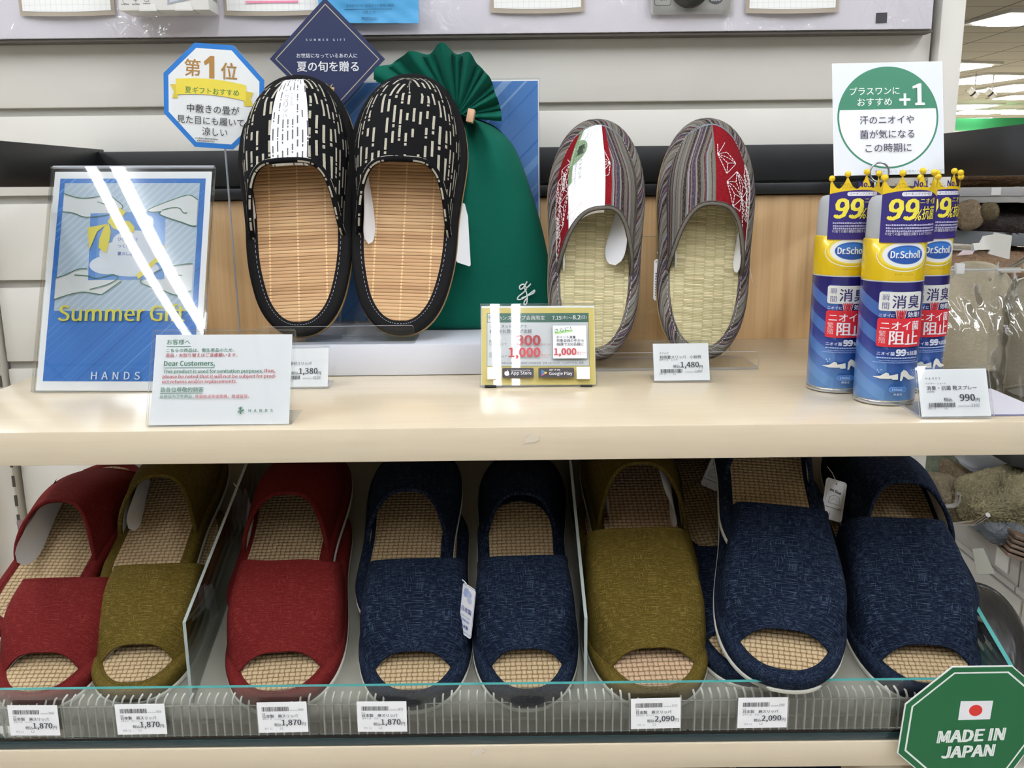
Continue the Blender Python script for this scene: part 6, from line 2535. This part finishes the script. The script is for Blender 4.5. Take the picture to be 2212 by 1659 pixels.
rug(2025, 1010, 0.46, 0.1, 0.12, 0.055, sage, 'folded sage green plush rug right below the shelf', (6, 0, 0), 1)
rug(2165, 1000, 0.44, 0.17, 0.12, 0.026, greyp, 'grey woven rug with a fringe folded on top of the plush rugs', (6, 6, 0), 2, 0.0015)
rug(2085, 1038, 0.38, 0.07, 0.1, 0.03, tan_, 'folded tan plush rug between the sage and the cream ones', (6, 24, 0), 3)
rug(2058, 1078, 0.33, 0.08, 0.1, 0.055, pink, 'folded beige plush rug behind the short chrome hook', (8, 8, 0), 4)
rug(2162, 1078, 0.26, 0.115, 0.1, 0.06, cream, 'large cream plush rug with a raised corner beside the chrome hooks', (14, -14, 0), 5, 0.008)
rug(2222, 1048, 0.32, 0.055, 0.1, 0.04, cream, 'rolled cream plush rug at the right edge', (0, 0, 0), 6)
rug(2170, 1146, 0.22, 0.08, 0.08, 0.026, blue_, 'blue-grey shaggy rug under the large cream one', (8, 8, 0), 7, 0.007)
m = MB()
br = (lambda g: g.pbr(g.ramp(g.f('FRACT', g.f('MULTIPLY', g.sep(g.obj())[2], 130.0)), [(0.0, '#5b463a'), (0.5, '#7d6656'), (0.85, '#3a2b24')]), 0.25, None, **{'Coat Weight': 1.0, 'Coat Roughness': 0.05}))(G('wrapped_brown'))
for k in range(5):
    m.box(-0.045, 0.05, -0.05, 0.05, -0.016 + k * 0.007, -0.0102 + k * 0.007, 0, bev=0.0028)
tag(m.build('folded_mat', br, None, Matrix.Translation(at(2226, 1180, 0.2)) @ Matrix.Rotation(R(18), 4, 'Y') @ Matrix.Rotation(R(-12), 4, 'Z')), 'stack of shiny wrapped brown mats at the right edge', 'mat')
m = MB()
c = at(2215, 985, 0.3)
m.box(-0.05, 0.08, -0.05, 0.1, -0.012, 0.012, 0, bev=0.003)
tag(m.build('black_tray', plain('#151516', 0.5), None, Matrix.Translation(c) @ Matrix.Rotation(R(14), 4, 'Y')), 'black tray edge just under the shelf at the right edge', 'tray')

# fur rugs on a far shelf at eye level
t = thing('rug_shelf', 'grey metal rug shelf with a price rail behind the spray cans', 'shelf', Matrix.Translation(at(2150, 437, 0.6)))
o = at(2150, 437, 0.6)
zt = at(2150, 404, 0.6).z - o.z
m = MB()
m.box(-0.2, 0.5, 0.012, 0.4, 0.0, 0.011, 0, bev=0.001)
m.box(-0.2, 0.5, 0.0, 0.012, -0.001, 0.0115, 0, bev=0.001)
m.build('shelf_board', plain('#a8a7a2', 0.4), t)
m = MB()
m.box(-0.2, 0.5, -0.003, 0.0, 0.011, zt, 0, bev=0.0008)
m.build('price_rail', plain('#aeadad', 0.25), t)
m = MB()
c = at(2149, 415, 0.6) - o
m.box(c.x - 0.0085, c.x + 0.0085, -0.0045, -0.0032, 0.0125, zt - 0.0005, 0)
m.build('rail_label', plain('#e9e8e6', 0.5), t)
gg = 'fur rugs on the far shelf'
rug(2085, 391, 0.72, 0.2, 0.14, 0.02, amber, 'amber brown fur rug lying on the far shelf', (0, 0, 0), 11)
rug(2205, 388, 0.74, 0.13, 0.14, 0.02, fluff_mat('olive_grey_fur', '#8d927a', '#3c3d33', 160.0), 'greenish grey fur rug lying on the far shelf at the right edge', (0, 0, 0), 12)
rug(2160, 478, 0.7, 0.24, 0.2, 0.05, brown, 'dark brown fur rug hanging under the far shelf', (12, 4, 0), 13)
rug(2093, 465, 0.58, 0.046, 0.02, 0.052, ivory, 'ivory boa rug corner beside the crown of the rear spray can', (0, -24, 0), 14, 0.004, box=2.6)
rug(2137, 456, 0.575, 0.03, 0.016, 0.028, fluff_mat('olive_boa', '#b3a27a', '#7d6c48', 150.0), 'small olive boa patch hanging on the dark brown rug', (0, -10, 0), 15, 0.003, box=2.6)
rug(2130, 580, 0.62, 0.24, 0.16, 0.06, peach, 'patterned beige and rust boa rug behind the white price plate', (10, 0, 0), 16)
m = MB()
c = at(2140, 515, 0.6)
m.box(-0.13, 0.3, 0.0, 0.3, -0.012, 0.012, 0, bev=0.002)
tag(m.build('grey_board', plain('#6f7479', 0.5), None, Matrix.Translation((c.x, 0.6, c.z)) @ Matrix.Rotation(R(3), 4, 'Y')), 'blue-grey shelf board under the dark brown fur rug', 'shelf')

# neighbouring board at the far left
m = MB()
m.box(-0.80, -0.652, -0.03, 0.02, -1.15, -0.10, 0, bev=0.002)
tag(m.build('side_board', MT['oak']), 'brown wooden board at the left edge beside the cream upright', 'board')
